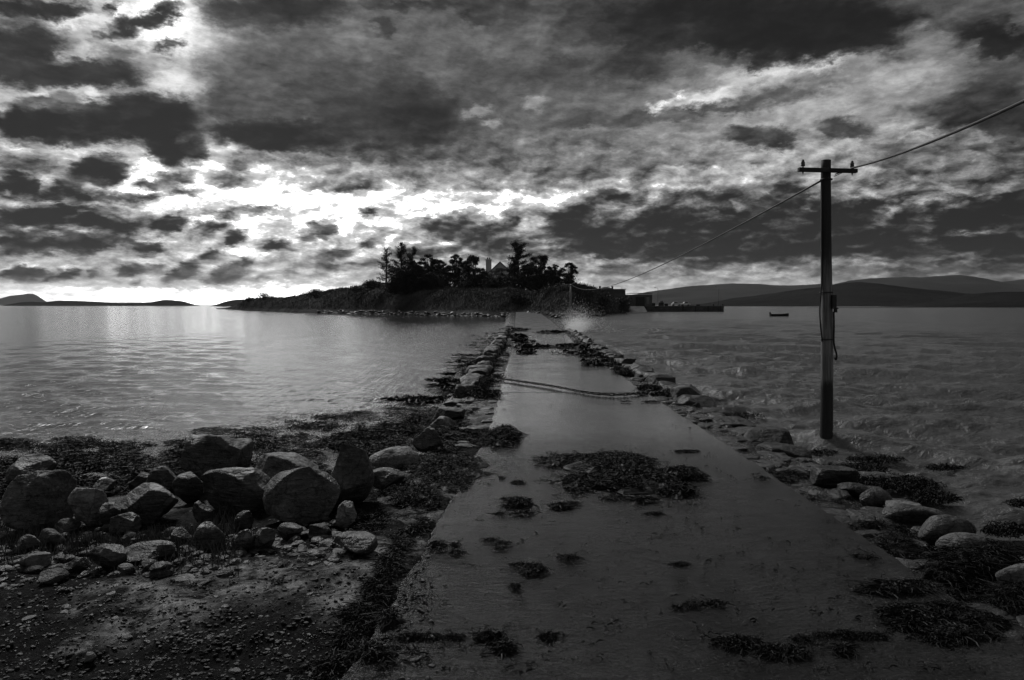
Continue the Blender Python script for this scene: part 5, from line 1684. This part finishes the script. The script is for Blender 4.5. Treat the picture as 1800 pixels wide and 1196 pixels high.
# clouds, back to front: centre, radii, tilt (deg, + = right end up), grey, softness of the edge
_D = [
    (450, -170, 400, 50, 0, .22, 1), (1000, -190, 500, 60, 0, .2, 1), (200, -60, 240, 40, 0, .15, .8), (700, -70, 350, 50, 0, .22, .9), (1300, -60, 450, 60, 0, .13, .8), (1750, -40, 170, 30, 0, .2, .9),
    # upper left
    (230, 15, 70, 12, 0, 1.0, 1), (335, 65, 52, 32, 0, 1.05, 1), (130, 36, 55, 11, 8, .92, 1), (215, 100, 60, 22, 0, .42, 1), (280, 110, 60, 14, 0, .6, 1),
    (60, 10, 105, 20, 0, .16, .6), (45, 76, 90, 40, 0, .17, .7), (20, 120, 60, 20, 0, .2, .8), (150, 131, 122, 28, -3, .14, .6), (108, 96, 14, 9, 10, .7, .9), (245, 43, 82, 19, 17, .19, .65), (285, 30, 30, 16, 10, .18, .6),
    (190, 8, 19, 9, 20, .13, .6), (200, 36, 26, 6, 15, .38, .8), (295, 86, 25, 9, 14, .25, .7),
    # the wide grey mass
    (700, 110, 360, 150, 0, .37, .5), (1000, 90, 220, 110, 0, .35, .8), (430, 120, 80, 40, 0, .38, .9), (640, 60, 120, 30, 0, .42, 1), (560, 140, 170, 40, 0, .29, 1), (950, 130, 140, 30, 4, .30, 1), (880, 90, 120, 22, 0, .38, 1),
    (620, 205, 220, 58, 0, .23, .8), (735, 205, 95, 62, -10, .16, .9), (755, 248, 42, 30, 0, .19, .8), (640, 235, 120, 20, 0, .22, .8), (690, 268, 90, 14, 0, .34, .9),
    (480, 16, 138, 36, -3, .22, .6), (520, 12, 90, 22, 0, .16, .8), (430, 40, 50, 14, 10, .3, .8), (800, 5, 220, 12, 0, .2, .9), (838, 27, 40, 14, -8, .17, .6), (668, 48, 17, 16, -35, .24, .8), (900, 15, 130, 18, 0, .28, .9),
    (840, 193, 36, 11, 12, .58, .9), (936, 186, 22, 15, 0, .58, .9), (855, 216, 24, 7, 8, .54, .9), (888, 202, 26, 26, 0, .36, .8), (820, 238, 30, 13, 0, .31, .7), (800, 272, 180, 14, 0, .44, 1), (960, 285, 220, 22, 0, .50, 1), (1000, 250, 100, 14, 0, .44, 1),
    (1118, 118, 80, 30, 0, .24, .9), (1010, 60, 60, 30, 0, .32, .9),
    # dark cloud upper right and the light under it
    (1250, 166, 75, 15, 20, .86, .8), (1335, 128, 75, 16, 12, .80, .9), (1440, 116, 60, 10, 8, .80, .8), (1560, 128, 120, 14, 10, .6, .9),
    (1330, 42, 320, 64, -2, .11, .5), (1160, 60, 120, 40, 0, .17, .9), (1480, 60, 130, 44, 8, .11, .6), (1340, 108, 17, 22, -60, .18, .7), (1245, 100, 70, 14, 0, .34, .9),
    (1350, 172, 160, 18, 14, .36, .8), (1250, 194, 100, 11, 9, .29, .8), (1420, 196, 140, 13, 14, .64, .9), (1070, 213, 140, 15, 4, .32, .7), (1165, 181, 50, 6, 22, .95, .7), (1230, 215, 120, 10, 8, .52, .9),
    (1590, 150, 100, 12, 16, .64, .8), (1540, 180, 70, 10, 18, .6, .8), (1625, 75, 48, 26, -15, .46, .9), (1640, 120, 40, 14, 15, .55, .8),
    (1700, 12, 120, 16, 6, .33, .9), (1745, 72, 80, 40, 0, .12, .7), (1690, 92, 32, 9, 25, .42, .7), (1775, 100, 40, 7, 15, .36, .7), (1770, 140, 70, 12, 10, .30, .8), (1792, 45, 20, 10, 0, .38, .8),
    (1715, 192, 100, 36, 14, .25, .5), (1780, 215, 70, 38, 0, .24, .6), (1640, 222, 40, 10, 10, .34, .8), (1590, 238, 70, 9, 4, .72, .8), (1690, 250, 60, 8, 4, .6, .8),
    (1335, 241, 66, 20, -6, .29, .5), (1310, 236, 26, 15, 0, .30, .5), (1370, 250, 30, 12, 0, .30, .6), (1484, 224, 52, 18, -3, .30, .6), (1490, 232, 30, 12, 0, .26, .6),
    (1655, 290, 80, 18, 0, .44, .8), (1770, 272, 50, 15, 0, .5, .8), (1560, 285, 60, 10, 0, .56, .9), (1350, 286, 60, 9, 0, .58, .9), (1210, 292, 60, 7, 0, .52, .8),
    # left middle
    (455, 188, 108, 36, -8, .31, .4), (415, 158, 32, 18, 0, .33, .4), (470, 166, 40, 18, 0, .34, .4), (532, 198, 32, 20, 0, .33, .4),
    (470, 241, 116, 29, -4, .14, .55), (540, 245, 40, 18, 0, .18, .7),
    (80, 175, 58, 9, 4, .3, .8), (140, 190, 76, 13, 0, .34, .9), (110, 226, 104, 28, -4, .16, .6), (40, 212, 66, 22, 0, .13, .6), (262, 205, 112, 43, -4, .14, .5), (282, 226, 64, 44, 0, .11, .8), (292, 268, 44, 24, -25, .13, .6), (342, 266, 26, 26, 0, .2, .8), (225, 190, 40, 18, 0, .17, .6),
    (30, 253, 44, 5, 0, .38, .8), (40, 281, 54, 4, 0, .56, .8), (430, 280, 50, 6, 0, .62, .9), (540, 285, 60, 10, 0, .5, .9), (420, 292, 24, 9, 20, .4, .8), (600, 262, 60, 8, 0, .34, .9),
    (82, 318, 20, 16, 0, .95, .7), (165, 300, 64, 27, 9, .28, .5), (165, 294, 34, 16, 8, .19, .8), (120, 318, 40, 12, 0, .36, .7), (30, 320, 46, 21, 0, .15, .5), (12, 341, 15, 10, 0, .88, .6), (115, 341, 120, 11, 0, .34, .8), (240, 345, 60, 8, 0, .5, .8),
    (290, 314, 52, 10, 6, .45, .8), (318, 334, 36, 11, 0, .44, .8), (262, 322, 30, 10, 0, .42, .8), (395, 315, 40, 8, 0, .6, .8), (560, 322, 60, 7, -6, .62, .8), (630, 320, 40, 7, 0, .55, .8), (450, 372, 60, 7, 0, .6, .8), (380, 380, 50, 8, 0, .58, .8),
    (100, 376, 102, 22, 3, .2, .6), (170, 386, 46, 15, 0, .22, .6), (40, 398, 60, 14, 0, .2, .7), (55, 422, 66, 19, -5, .17, .6), (132, 425, 66, 17, 0, .23, .6), (142, 446, 28, 5, 0, .42, .8), (40, 440, 50, 8, 0, .3, .8),
    (297, 394, 31, 17, 9, .25, .55), (368, 405, 44, 9, 0, .45, .8), (357, 398, 20, 6, 0, .42, .8), (260, 438, 28, 10, 3, .27, .65), (236, 430, 14, 6, -30, .45, .8), (411, 422, 25, 11, 13, .33, .65), (372, 446, 20, 8, 22, .5, .8), (310, 430, 20, 7, 0, .95, .9), (200, 405, 30, 10, 0, .4, .8),
    # small cumulus above the left horizon
    (50, 466, 30, 8, 0, .95, .7), (38, 478, 40, 13, 0, .27, .5), (140, 471, 30, 8, 8, .95, .7), (120, 482, 28, 9, 8, .24, .5), (84, 486, 11, 6, 20, .3, .5), (165, 482, 11, 5, 10, .32, .6), (250, 466, 34, 8, 8, .96, .7), (235, 476, 32, 11, 12, .35, .5), (266, 472, 22, 7, 6, .45, .6),
    (320, 468, 34, 9, 8, .96, .7), (315, 481, 37, 12, 10, .38, .5), (335, 463, 20, 8, 8, .34, .6), (362, 486, 22, 6, 0, .5, .6), (420, 448, 34, 12, 14, .97, .7), (400, 478, 38, 16, 14, .46, .5), (428, 464, 20, 15, 10, .52, .6), (378, 490, 30, 5, 0, .5, .7), (236, 497, 13, 4, 0, .4, .7), (450, 490, 40, 6, 0, .62, .8),
    # centre
    (653, 370, 20, 6, 0, .45, .7), (700, 376, 52, 10, 0, .98, .8), (560, 392, 40, 8, 10, .96, .8), (560, 404, 34, 12, 12, .42, .6), (540, 412, 20, 8, 0, .48, .6), (484, 428, 20, 8, 10, .42, .6), (590, 430, 34, 10, 0, .96, .7), (587, 446, 31, 12, 6, .42, .6), (616, 424, 30, 14, 0, .98, .7), (640, 402, 22, 9, 0, .9, .8), (650, 432, 16, 8, 0, .5, .6), (670, 410, 26, 14, 20, .72, .7), (512, 476, 22, 9, 0, .62, .7), (605, 468, 90, 7, 0, .52, .8), (560, 456, 30, 6, 0, .58, .8),
    (850, 352, 170, 6, 3, .96, .9), (900, 336, 80, 4, 0, .62, .9), 
    (740, 398, 70, 20, 0, .93, .8), (800, 398, 70, 22, 0, .44, .7), (830, 420, 70, 24, 0, .40, .8), (765, 425, 34, 10, 0, .9, .7), (745, 445, 60, 10, 0, .44, .8), (880, 396, 50, 12, 20, .52, .7), (895, 430, 60, 26, 0, .46, .8), (930, 455, 60, 8, 0, .62, .8), (690, 462, 50, 6, 0, .55, .8), (850, 455, 30, 6, 0, .7, .8),
    # right bank of cumulus
    (1215, 318, 130, 12, 0, .72, .9), (1250, 300, 90, 3, -4, .95, .8), (1135, 306, 22, 15, 0, .52, .6), (1128, 332, 14, 26, 0, .54, .7), (1075, 340, 50, 10, 0, .66, .7), (1080, 352, 54, 18, 0, .44, .5), (1030, 378, 50, 12, 20, .6, .7),
    (1270, 316, 27, 15, 0, .88, .5), (1316, 308, 17, 13, 0, .86, .5), (1340, 325, 40, 10, -10, .66, .6), (1400, 335, 60, 10, 0, .58, .8), (1500, 330, 80, 10, 0, .55, .9),
    (1060, 398, 112, 36, 4, .32, .45), (1008, 394, 52, 26, 0, .34, .5), (1180, 372, 60, 30, 0, .36, .5), (1225, 360, 50, 26, 0, .32, .5), (1300, 352, 70, 28, 0, .38, .5), (1380, 362, 70, 34, 0, .36, .5), (1180, 400, 110, 42, 0, .28, .6), (1310, 402, 120, 40, 0, .27, .7), (1120, 420, 120, 22, 0, .26, .7),
    (1293, 354, 9, 18, 0, .72, .7), (1485, 358, 20, 11, 0, .74, .5), (1420, 400, 60, 30, 0, .30, .7), (1500, 388, 92, 38, 0, .26, .55), (1552, 368, 42, 16, 0, .23, .5), (1600, 352, 30, 10, 0, .5, .7), (1620, 400, 76, 34, 0, .25, .6), (1690, 370, 66, 28, 0, .23, .5), (1645, 348, 30, 10, 10, .46, .6), (1740, 398, 110, 40, 0, .17, .6), (1790, 360, 30, 30, 0, .22, .6), (1720, 352, 30, 10, 0, .3, .6),
    (1150, 440, 190, 14, 0, .24, .6), (1350, 436, 170, 16, 0, .21, .6), (1560, 434, 170, 16, 0, .21, .6), (1740, 430, 120, 18, 0, .16, .6), (1460, 410, 30, 6, 20, .5, .8), (1500, 436, 20, 5, 0, .4, .8),
    (1230, 463, 90, 6, 0, .46, .8), (1370, 470, 34, 8, 0, .5, .8), (1480, 478, 44, 7, 0, .48, .8), (1600, 475, 56, 6, 0, .40, .8), (1720, 472, 80, 6, 0, .37, .8), (1180, 480, 60, 5, 0, .6, .8), (1090, 470, 50, 5, 0, .55, .8), (1320, 486, 80, 5, 0, .78, .8), (1540, 462, 60, 4, 0, .6, .8), (1660, 488, 60, 5, 0, .42, .8), (1420, 460, 50, 4, 0, .62, .8),
]


def row_te(i):
    return (i / (NROW - 1)) ** 1.35 * TEMAX - TE0


def sky_map():
    A = (np.arange(NCOL) / (NCOL - 1) * 2 - 1) * AZMAX
    T = np.array([row_te(i) for i in range(NROW)])
    AA, TT = np.meshgrid(A, T)
    px = CX + FOC * np.tan(AA)
    py = HY - FOC * TT / np.cos(AA)
    fx = np.interp(px, _bx, np.arange(len(_bx)))
    fy = np.interp(py, _by, np.arange(len(_by)))
    i0 = np.clip(fx.astype(int), 0, len(_bx) - 2); j0 = np.clip(fy.astype(int), 0, len(_by) - 2)
    u, v = fx - i0, fy - j0
    u = u * u * (3 - 2 * u); v = v * v * (3 - 2 * v)
    L = (_B[j0, i0] * (1 - u) + _B[j0, i0 + 1] * u) * (1 - v) + (_B[j0 + 1, i0] * (1 - u) + _B[j0 + 1, i0 + 1] * u) * v
    D2 = []
    for c in _D[:20] + [(130, 218, 200, 36, -2, .21, .8), (70, 128, 180, 24, 0, .19, .8), (90, 396, 160, 34, 0, .29, .9), (60, 300, 150, 40, 0, .5, 1), (90, 400, 190, 55, 0, .52, 1), (200, 478, 320, 26, 0, .72, 1)] + _D[20:]:
        x_, y_, rx_, ry_, rot_, val_, soft_ = c
        solid = soft_ <= .65 and val_ < .5 and rx_ < 150 and y_ > 285
        if solid:                       # lit upper rim behind the cloud
            k = 1.0 if y_ > 280 else .82
            D2.append((x_ - .05 * rx_, y_ - .30 * ry_, rx_ * 1.02, ry_ * 1.0, rot_, (k if x_ < 950 else .70 * k), .55))
        D2.append(c)
        if solid and ry_ > 9:           # darker base
            D2.append((x_ + .05 * rx_, y_ + .28 * ry_, rx_ * .8, ry_ * .6, rot_, val_ * .88, .9))
    for (x, y, rx, ry, rot, val, soft) in D2:
        ca, sa = math.cos(math.radians(rot)), math.sin(math.radians(rot))
        dx, dy_ = px - x, -(py - y)
        r = np.sqrt(((dx * ca + dy_ * sa) / (rx * 1.12)) ** 2 + ((-dx * sa + dy_ * ca) / (ry * 1.15)) ** 2)
        e = 1 - sstep(1 - soft * .85, 1.0 + .18 * soft, r)
        L = L * (1 - e) + val * e
    return L


def build_sky():
    W = bpy.data.worlds.new('World')
    SC.world = W
    W.use_nodes = True
    nt = NT(W.node_tree)
    bg = W.node_tree.nodes['Background']
    d = nt.node('ShaderNodeTexCoord').outputs['Generated']
    sp = nt.node('ShaderNodeSeparateXYZ')
    nt.link(d, sp.inputs[0])
    x, y, z = sp.outputs
    azn = nt.m('ARCTAN2', x, y)
    r = nt.m('MAXIMUM', nt.m('SQRT', nt.m('ADD', nt.m('MULTIPLY', x, x), nt.m('MULTIPLY', y, y))), .02)
    te = nt.m('DIVIDE', z, r)
    tec = nt.m('MINIMUM', nt.m('MAXIMUM', te, -.01), 1.6)
    # detail gets finer and flatter toward the horizon
    stretch = nt.m('POWER', nt.m('ADD', tec, .04), .75)
    p = nt.comb(azn, nt.m('MULTIPLY', stretch, 1.75), 0.0)
    w1 = nt.vm('SUBTRACT', nt.noise(p, 8.0, 3, .55, color=True), (.5, .5, .5))
    w2 = nt.vm('SUBTRACT', nt.noise(p, 34.0, 7, .66, color=True), (.5, .5, .5))
    ws = nt.m('ADD', nt.m('MULTIPLY', tec, .95), LOWW)
    off = nt.vm('ADD', nt.vm('MULTIPLY', w1, nt.comb(nt.m('MULTIPLY', ws, W1A * 1.4), nt.m('MULTIPLY', ws, W1A), 0.0)),
                nt.vm('MULTIPLY', w2, nt.comb(nt.m('MULTIPLY', ws, W2A * 1.5), nt.m('MULTIPLY', ws, W2A * 1.3), 0.0)))
    so = nt.node('ShaderNodeSeparateXYZ')
    nt.link(off, so.inputs[0])
    azw = nt.m('ADD', azn, so.outputs[0])
    tew = nt.m('ADD', te, so.outputs[1])
    u = nt.m('ADD', nt.m('DIVIDE', azw, 2 * AZMAX), .5, clamp=True)
    q = nt.m('MULTIPLY', nt.m('POWER', nt.m('DIVIDE', nt.m('MAXIMUM', nt.m('ADD', tew, TE0), 0.0), TEMAX), 1 / 1.35), NROW - 1)
    q = nt.m('MINIMUM', q, float(NROW - 1))
    vv = nt.comb(q, q, q)
    half = NCOL // 2
    ul = nt.m('MULTIPLY', u, 2.0, clamp=True)
    ur = nt.m('SUBTRACT', nt.m('MULTIPLY', u, 2.0), 1.0, clamp=True)
    uul, uur = nt.comb(ul, ul, ul), nt.comb(ur, ur, ur)
    isr = nt.m('GREATER_THAN', u, .5)
    Mp = sky_map()
    Ug = np.linspace(0, 1, NCOL)
    side_sum = []
    for uu, lo in ((uul, 0.0), (uur, .5)):
        acc = None
        xs_ = np.linspace(0, 1, half)
        for t in range(0, NROW, 3):
            cn = nt.node('ShaderNodeRGBCurve')
            mp = cn.mapping
            for ch in range(3):
                c = mp.curves[ch]
                row = np.clip(np.interp(lo + xs_ * .5, Ug, Mp[t + ch]) / 1.1, 0, 1)
                c.points[0].location = (0, float(row[0]))
                c.points[1].location = (1, float(row[-1]))
                for k in range(1, half - 1):
                    c.points.new(float(xs_[k]), float(row[k]))
            mp.update()
            u_t, v_t = uu, vv
            chain = acc if acc is not None else (side_sum[0] if side_sum else None)
            if chain is not None:               # evaluate the rows one after another
                tiny = nt.m('MULTIPLY', chain, 1e-9)
                u_t, v_t = nt.vm('ADD', uu, tiny), nt.vm('ADD', vv, tiny)
            nt.link(u_t, cn.inputs['Color'])
            hat = nt.vm('ABSOLUTE', nt.vm('SUBTRACT', v_t, (t, t + 1, t + 2)))
            hat = nt.vm('MAXIMUM', nt.vm('SUBTRACT', (1, 1, 1), hat), (0, 0, 0))
            w = nt.vm('DOT_PRODUCT', hat, cn.outputs[0])
            acc = w if acc is None else nt.m('ADD', acc, w)
        side_sum.append(acc)
    lum = nt.mixf(isr, side_sum[0], side_sum[1])
    lum = nt.m('MULTIPLY', lum, 1.1)
    f1 = nt.m('SUBTRACT', nt.noise(p, 15.0, 8, .58, .25), .5)
    f2 = nt.m('SUBTRACT', nt.noise(nt.vm('MULTIPLY', p, (1, 1.6, 1)), 44.0, 7, .62, .4), .5)
    vo = nt.node('ShaderNodeTexVoronoi', feature='SMOOTH_F1')
    nt._in(vo.inputs['Vector'], nt.vm('ADD', p, nt.vm('MULTIPLY', w2, (.06, .06, 0))))
    vo.inputs['Scale'].default_value = 26.0
    vo.inputs['Detail'].default_value = 2.0
    vo.inputs['Roughness'].default_value = .6
    vo.inputs['Smoothness'].default_value = .4
    puff = nt.m('SUBTRACT', .36, vo.outputs['Distance'])
    em_a = nt.noise(p, 24.0, 7, .6, .3)
    em_b = nt.noise(nt.vm('ADD', p, (-.004, .011, 0)), 24.0, 7, .6, .3)
    emb = nt.m('SUBTRACT', em_a, em_b)
    low = nt.rng(tec, .005, .075, .25, 1)
    puffy = nt.rng(tec, .26, .12, .25, 1)                  # heaped clouds low down, torn sheets above
    dn = nt.m('ADD', nt.m('MULTIPLY', f1, F1A), nt.m('ADD', nt.m('MULTIPLY', f2, F2A), nt.m('ADD', nt.m('MULTIPLY', nt.m('MULTIPLY', puff, puffy), PFA), nt.m('MULTIPLY', nt.m('MULTIPLY', emb, puffy), EMB))))
    # detail is strongest in the middle greys
    amp = nt.m('MULTIPLY', nt.m('MULTIPLY', lum, nt.m('SUBTRACT', 1.42, lum)), 1.9)
    lum = nt.m('ADD', lum, nt.m('MULTIPLY', nt.m('MULTIPLY', dn, low), amp))
    lum = nt.m('ADD', nt.m('MULTIPLY', nt.m('SUBTRACT', lum, .42), CON), .42 + LIFT)
    lum = nt.m('POWER', nt.m('MINIMUM', nt.m('MAXIMUM', lum, .085), 1.2), 2.25)
    lum = nt.m('MULTIPLY', lum, nt.rng(lum, .7, 1.3, 1.0, 1.7, True))   # the gaps are brighter than white paper
    # the sun behind the clouds burns through the gaps, and along the left of the horizon
    def glow(a0, aw, t0, tw, k):
        ga = nt.m('DIVIDE', nt.m('SUBTRACT', azn, a0), aw)
        gt = nt.m('DIVIDE', nt.m('SUBTRACT', te, t0), tw)
        e = nt.m('EXPONENT', nt.m('MULTIPLY', nt.m('ADD', nt.m('MULTIPLY', ga, ga), nt.m('MULTIPLY', gt, gt)), -1.0))
        return nt.m('MULTIPLY', e, k)

    g = nt.m('ADD', glow(-.09, .30, .150, .062, GL1), glow(-.24, .28, .018, .022, GL2))
    lum = nt.m('MULTIPLY', lum, nt.m('ADD', 1.0, nt.m('MULTIPLY', g, nt.rng(lum, .5, 1.15, 0, 1, True))))
    # elsewhere (overhead, behind): the same dark overcast without the detail
    over = nt.m('POWER', nt.rng(nt.noise(d, 3.0, 6, .6), .3, .7, .26, .46), 2.25)
    side = nt.rng(nt.m('ABSOLUTE', azn), AZMAX * .94, AZMAX * 1.15, 0, 1, True)
    top = nt.rng(te, TEMAX * .75, TEMAX * 1.1, 0, 1, True)
    lum = nt.mixf(nt.m('MAXIMUM', side, top), lum, over)
    # a little of the clear daylight sky shows through everywhere
    sky = nt.node('ShaderNodeTexSky', sky_type='NISHITA')
    sky.sun_disc = False
    sky.sun_elevation = SUN_EL
    sky.sun_rotation = SUN_AZ
    bw = nt.node('ShaderNodeRGBToBW')
    nt.link(sky.outputs[0], bw.inputs[0])
    clear = nt.m('MINIMUM', nt.m('MULTIPLY', bw.outputs[0], .1), 1.0)
    lum = nt.mixf(.02, lum, clear)
    final = nt.m('MULTIPLY', lum, 10.0)
    nt._in(bg.inputs['Color'], nt.comb(final, final, final))
    bg.inputs['Strength'].default_value = 0.1
    W.cycles.sampling_method = 'MANUAL'
    W.cycles.sample_map_resolution = 512


build_sky()

ld = bpy.data.lights.new('sun', 'SUN')
ld.energy = 1.6
ld.angle = math.radians(14)
sun = put('sun', ld)
sd = Vector((math.sin(SUN_AZ) * math.cos(SUN_EL), math.cos(SUN_AZ) * math.cos(SUN_EL), math.sin(SUN_EL)))
sun.rotation_euler = (-sd).to_track_quat('-Z', 'Y').to_euler()
sun.location = (0, 0, 60)

cam = bpy.data.cameras.new('camera')
cam.sensor_width = 36
cam.lens = 36 * FOC / 1800
cam.shift_y = -(598 - HY) / 1800
cam.clip_start = .05
cam.clip_end = 60000
co = put('camera', cam)
co.location = (0, 0, CH)
co.rotation_euler = (PI / 2, 0, 0)
SC.camera = co
SC.view_settings.view_transform = 'Standard'
SC.view_settings.look = 'None'
SC.view_settings.exposure = 0.32
SC.view_settings.gamma = 1
SC.view_settings.use_curve_mapping = False
SC.cycles.use_denoising = True
SC.cycles.sample_clamp_indirect = 2.5
SC.cycles.sample_clamp_direct = 2.5
SC.cycles.max_bounces = 6
SC.cycles.diffuse_bounces = 2
SC.cycles.glossy_bounces = 3
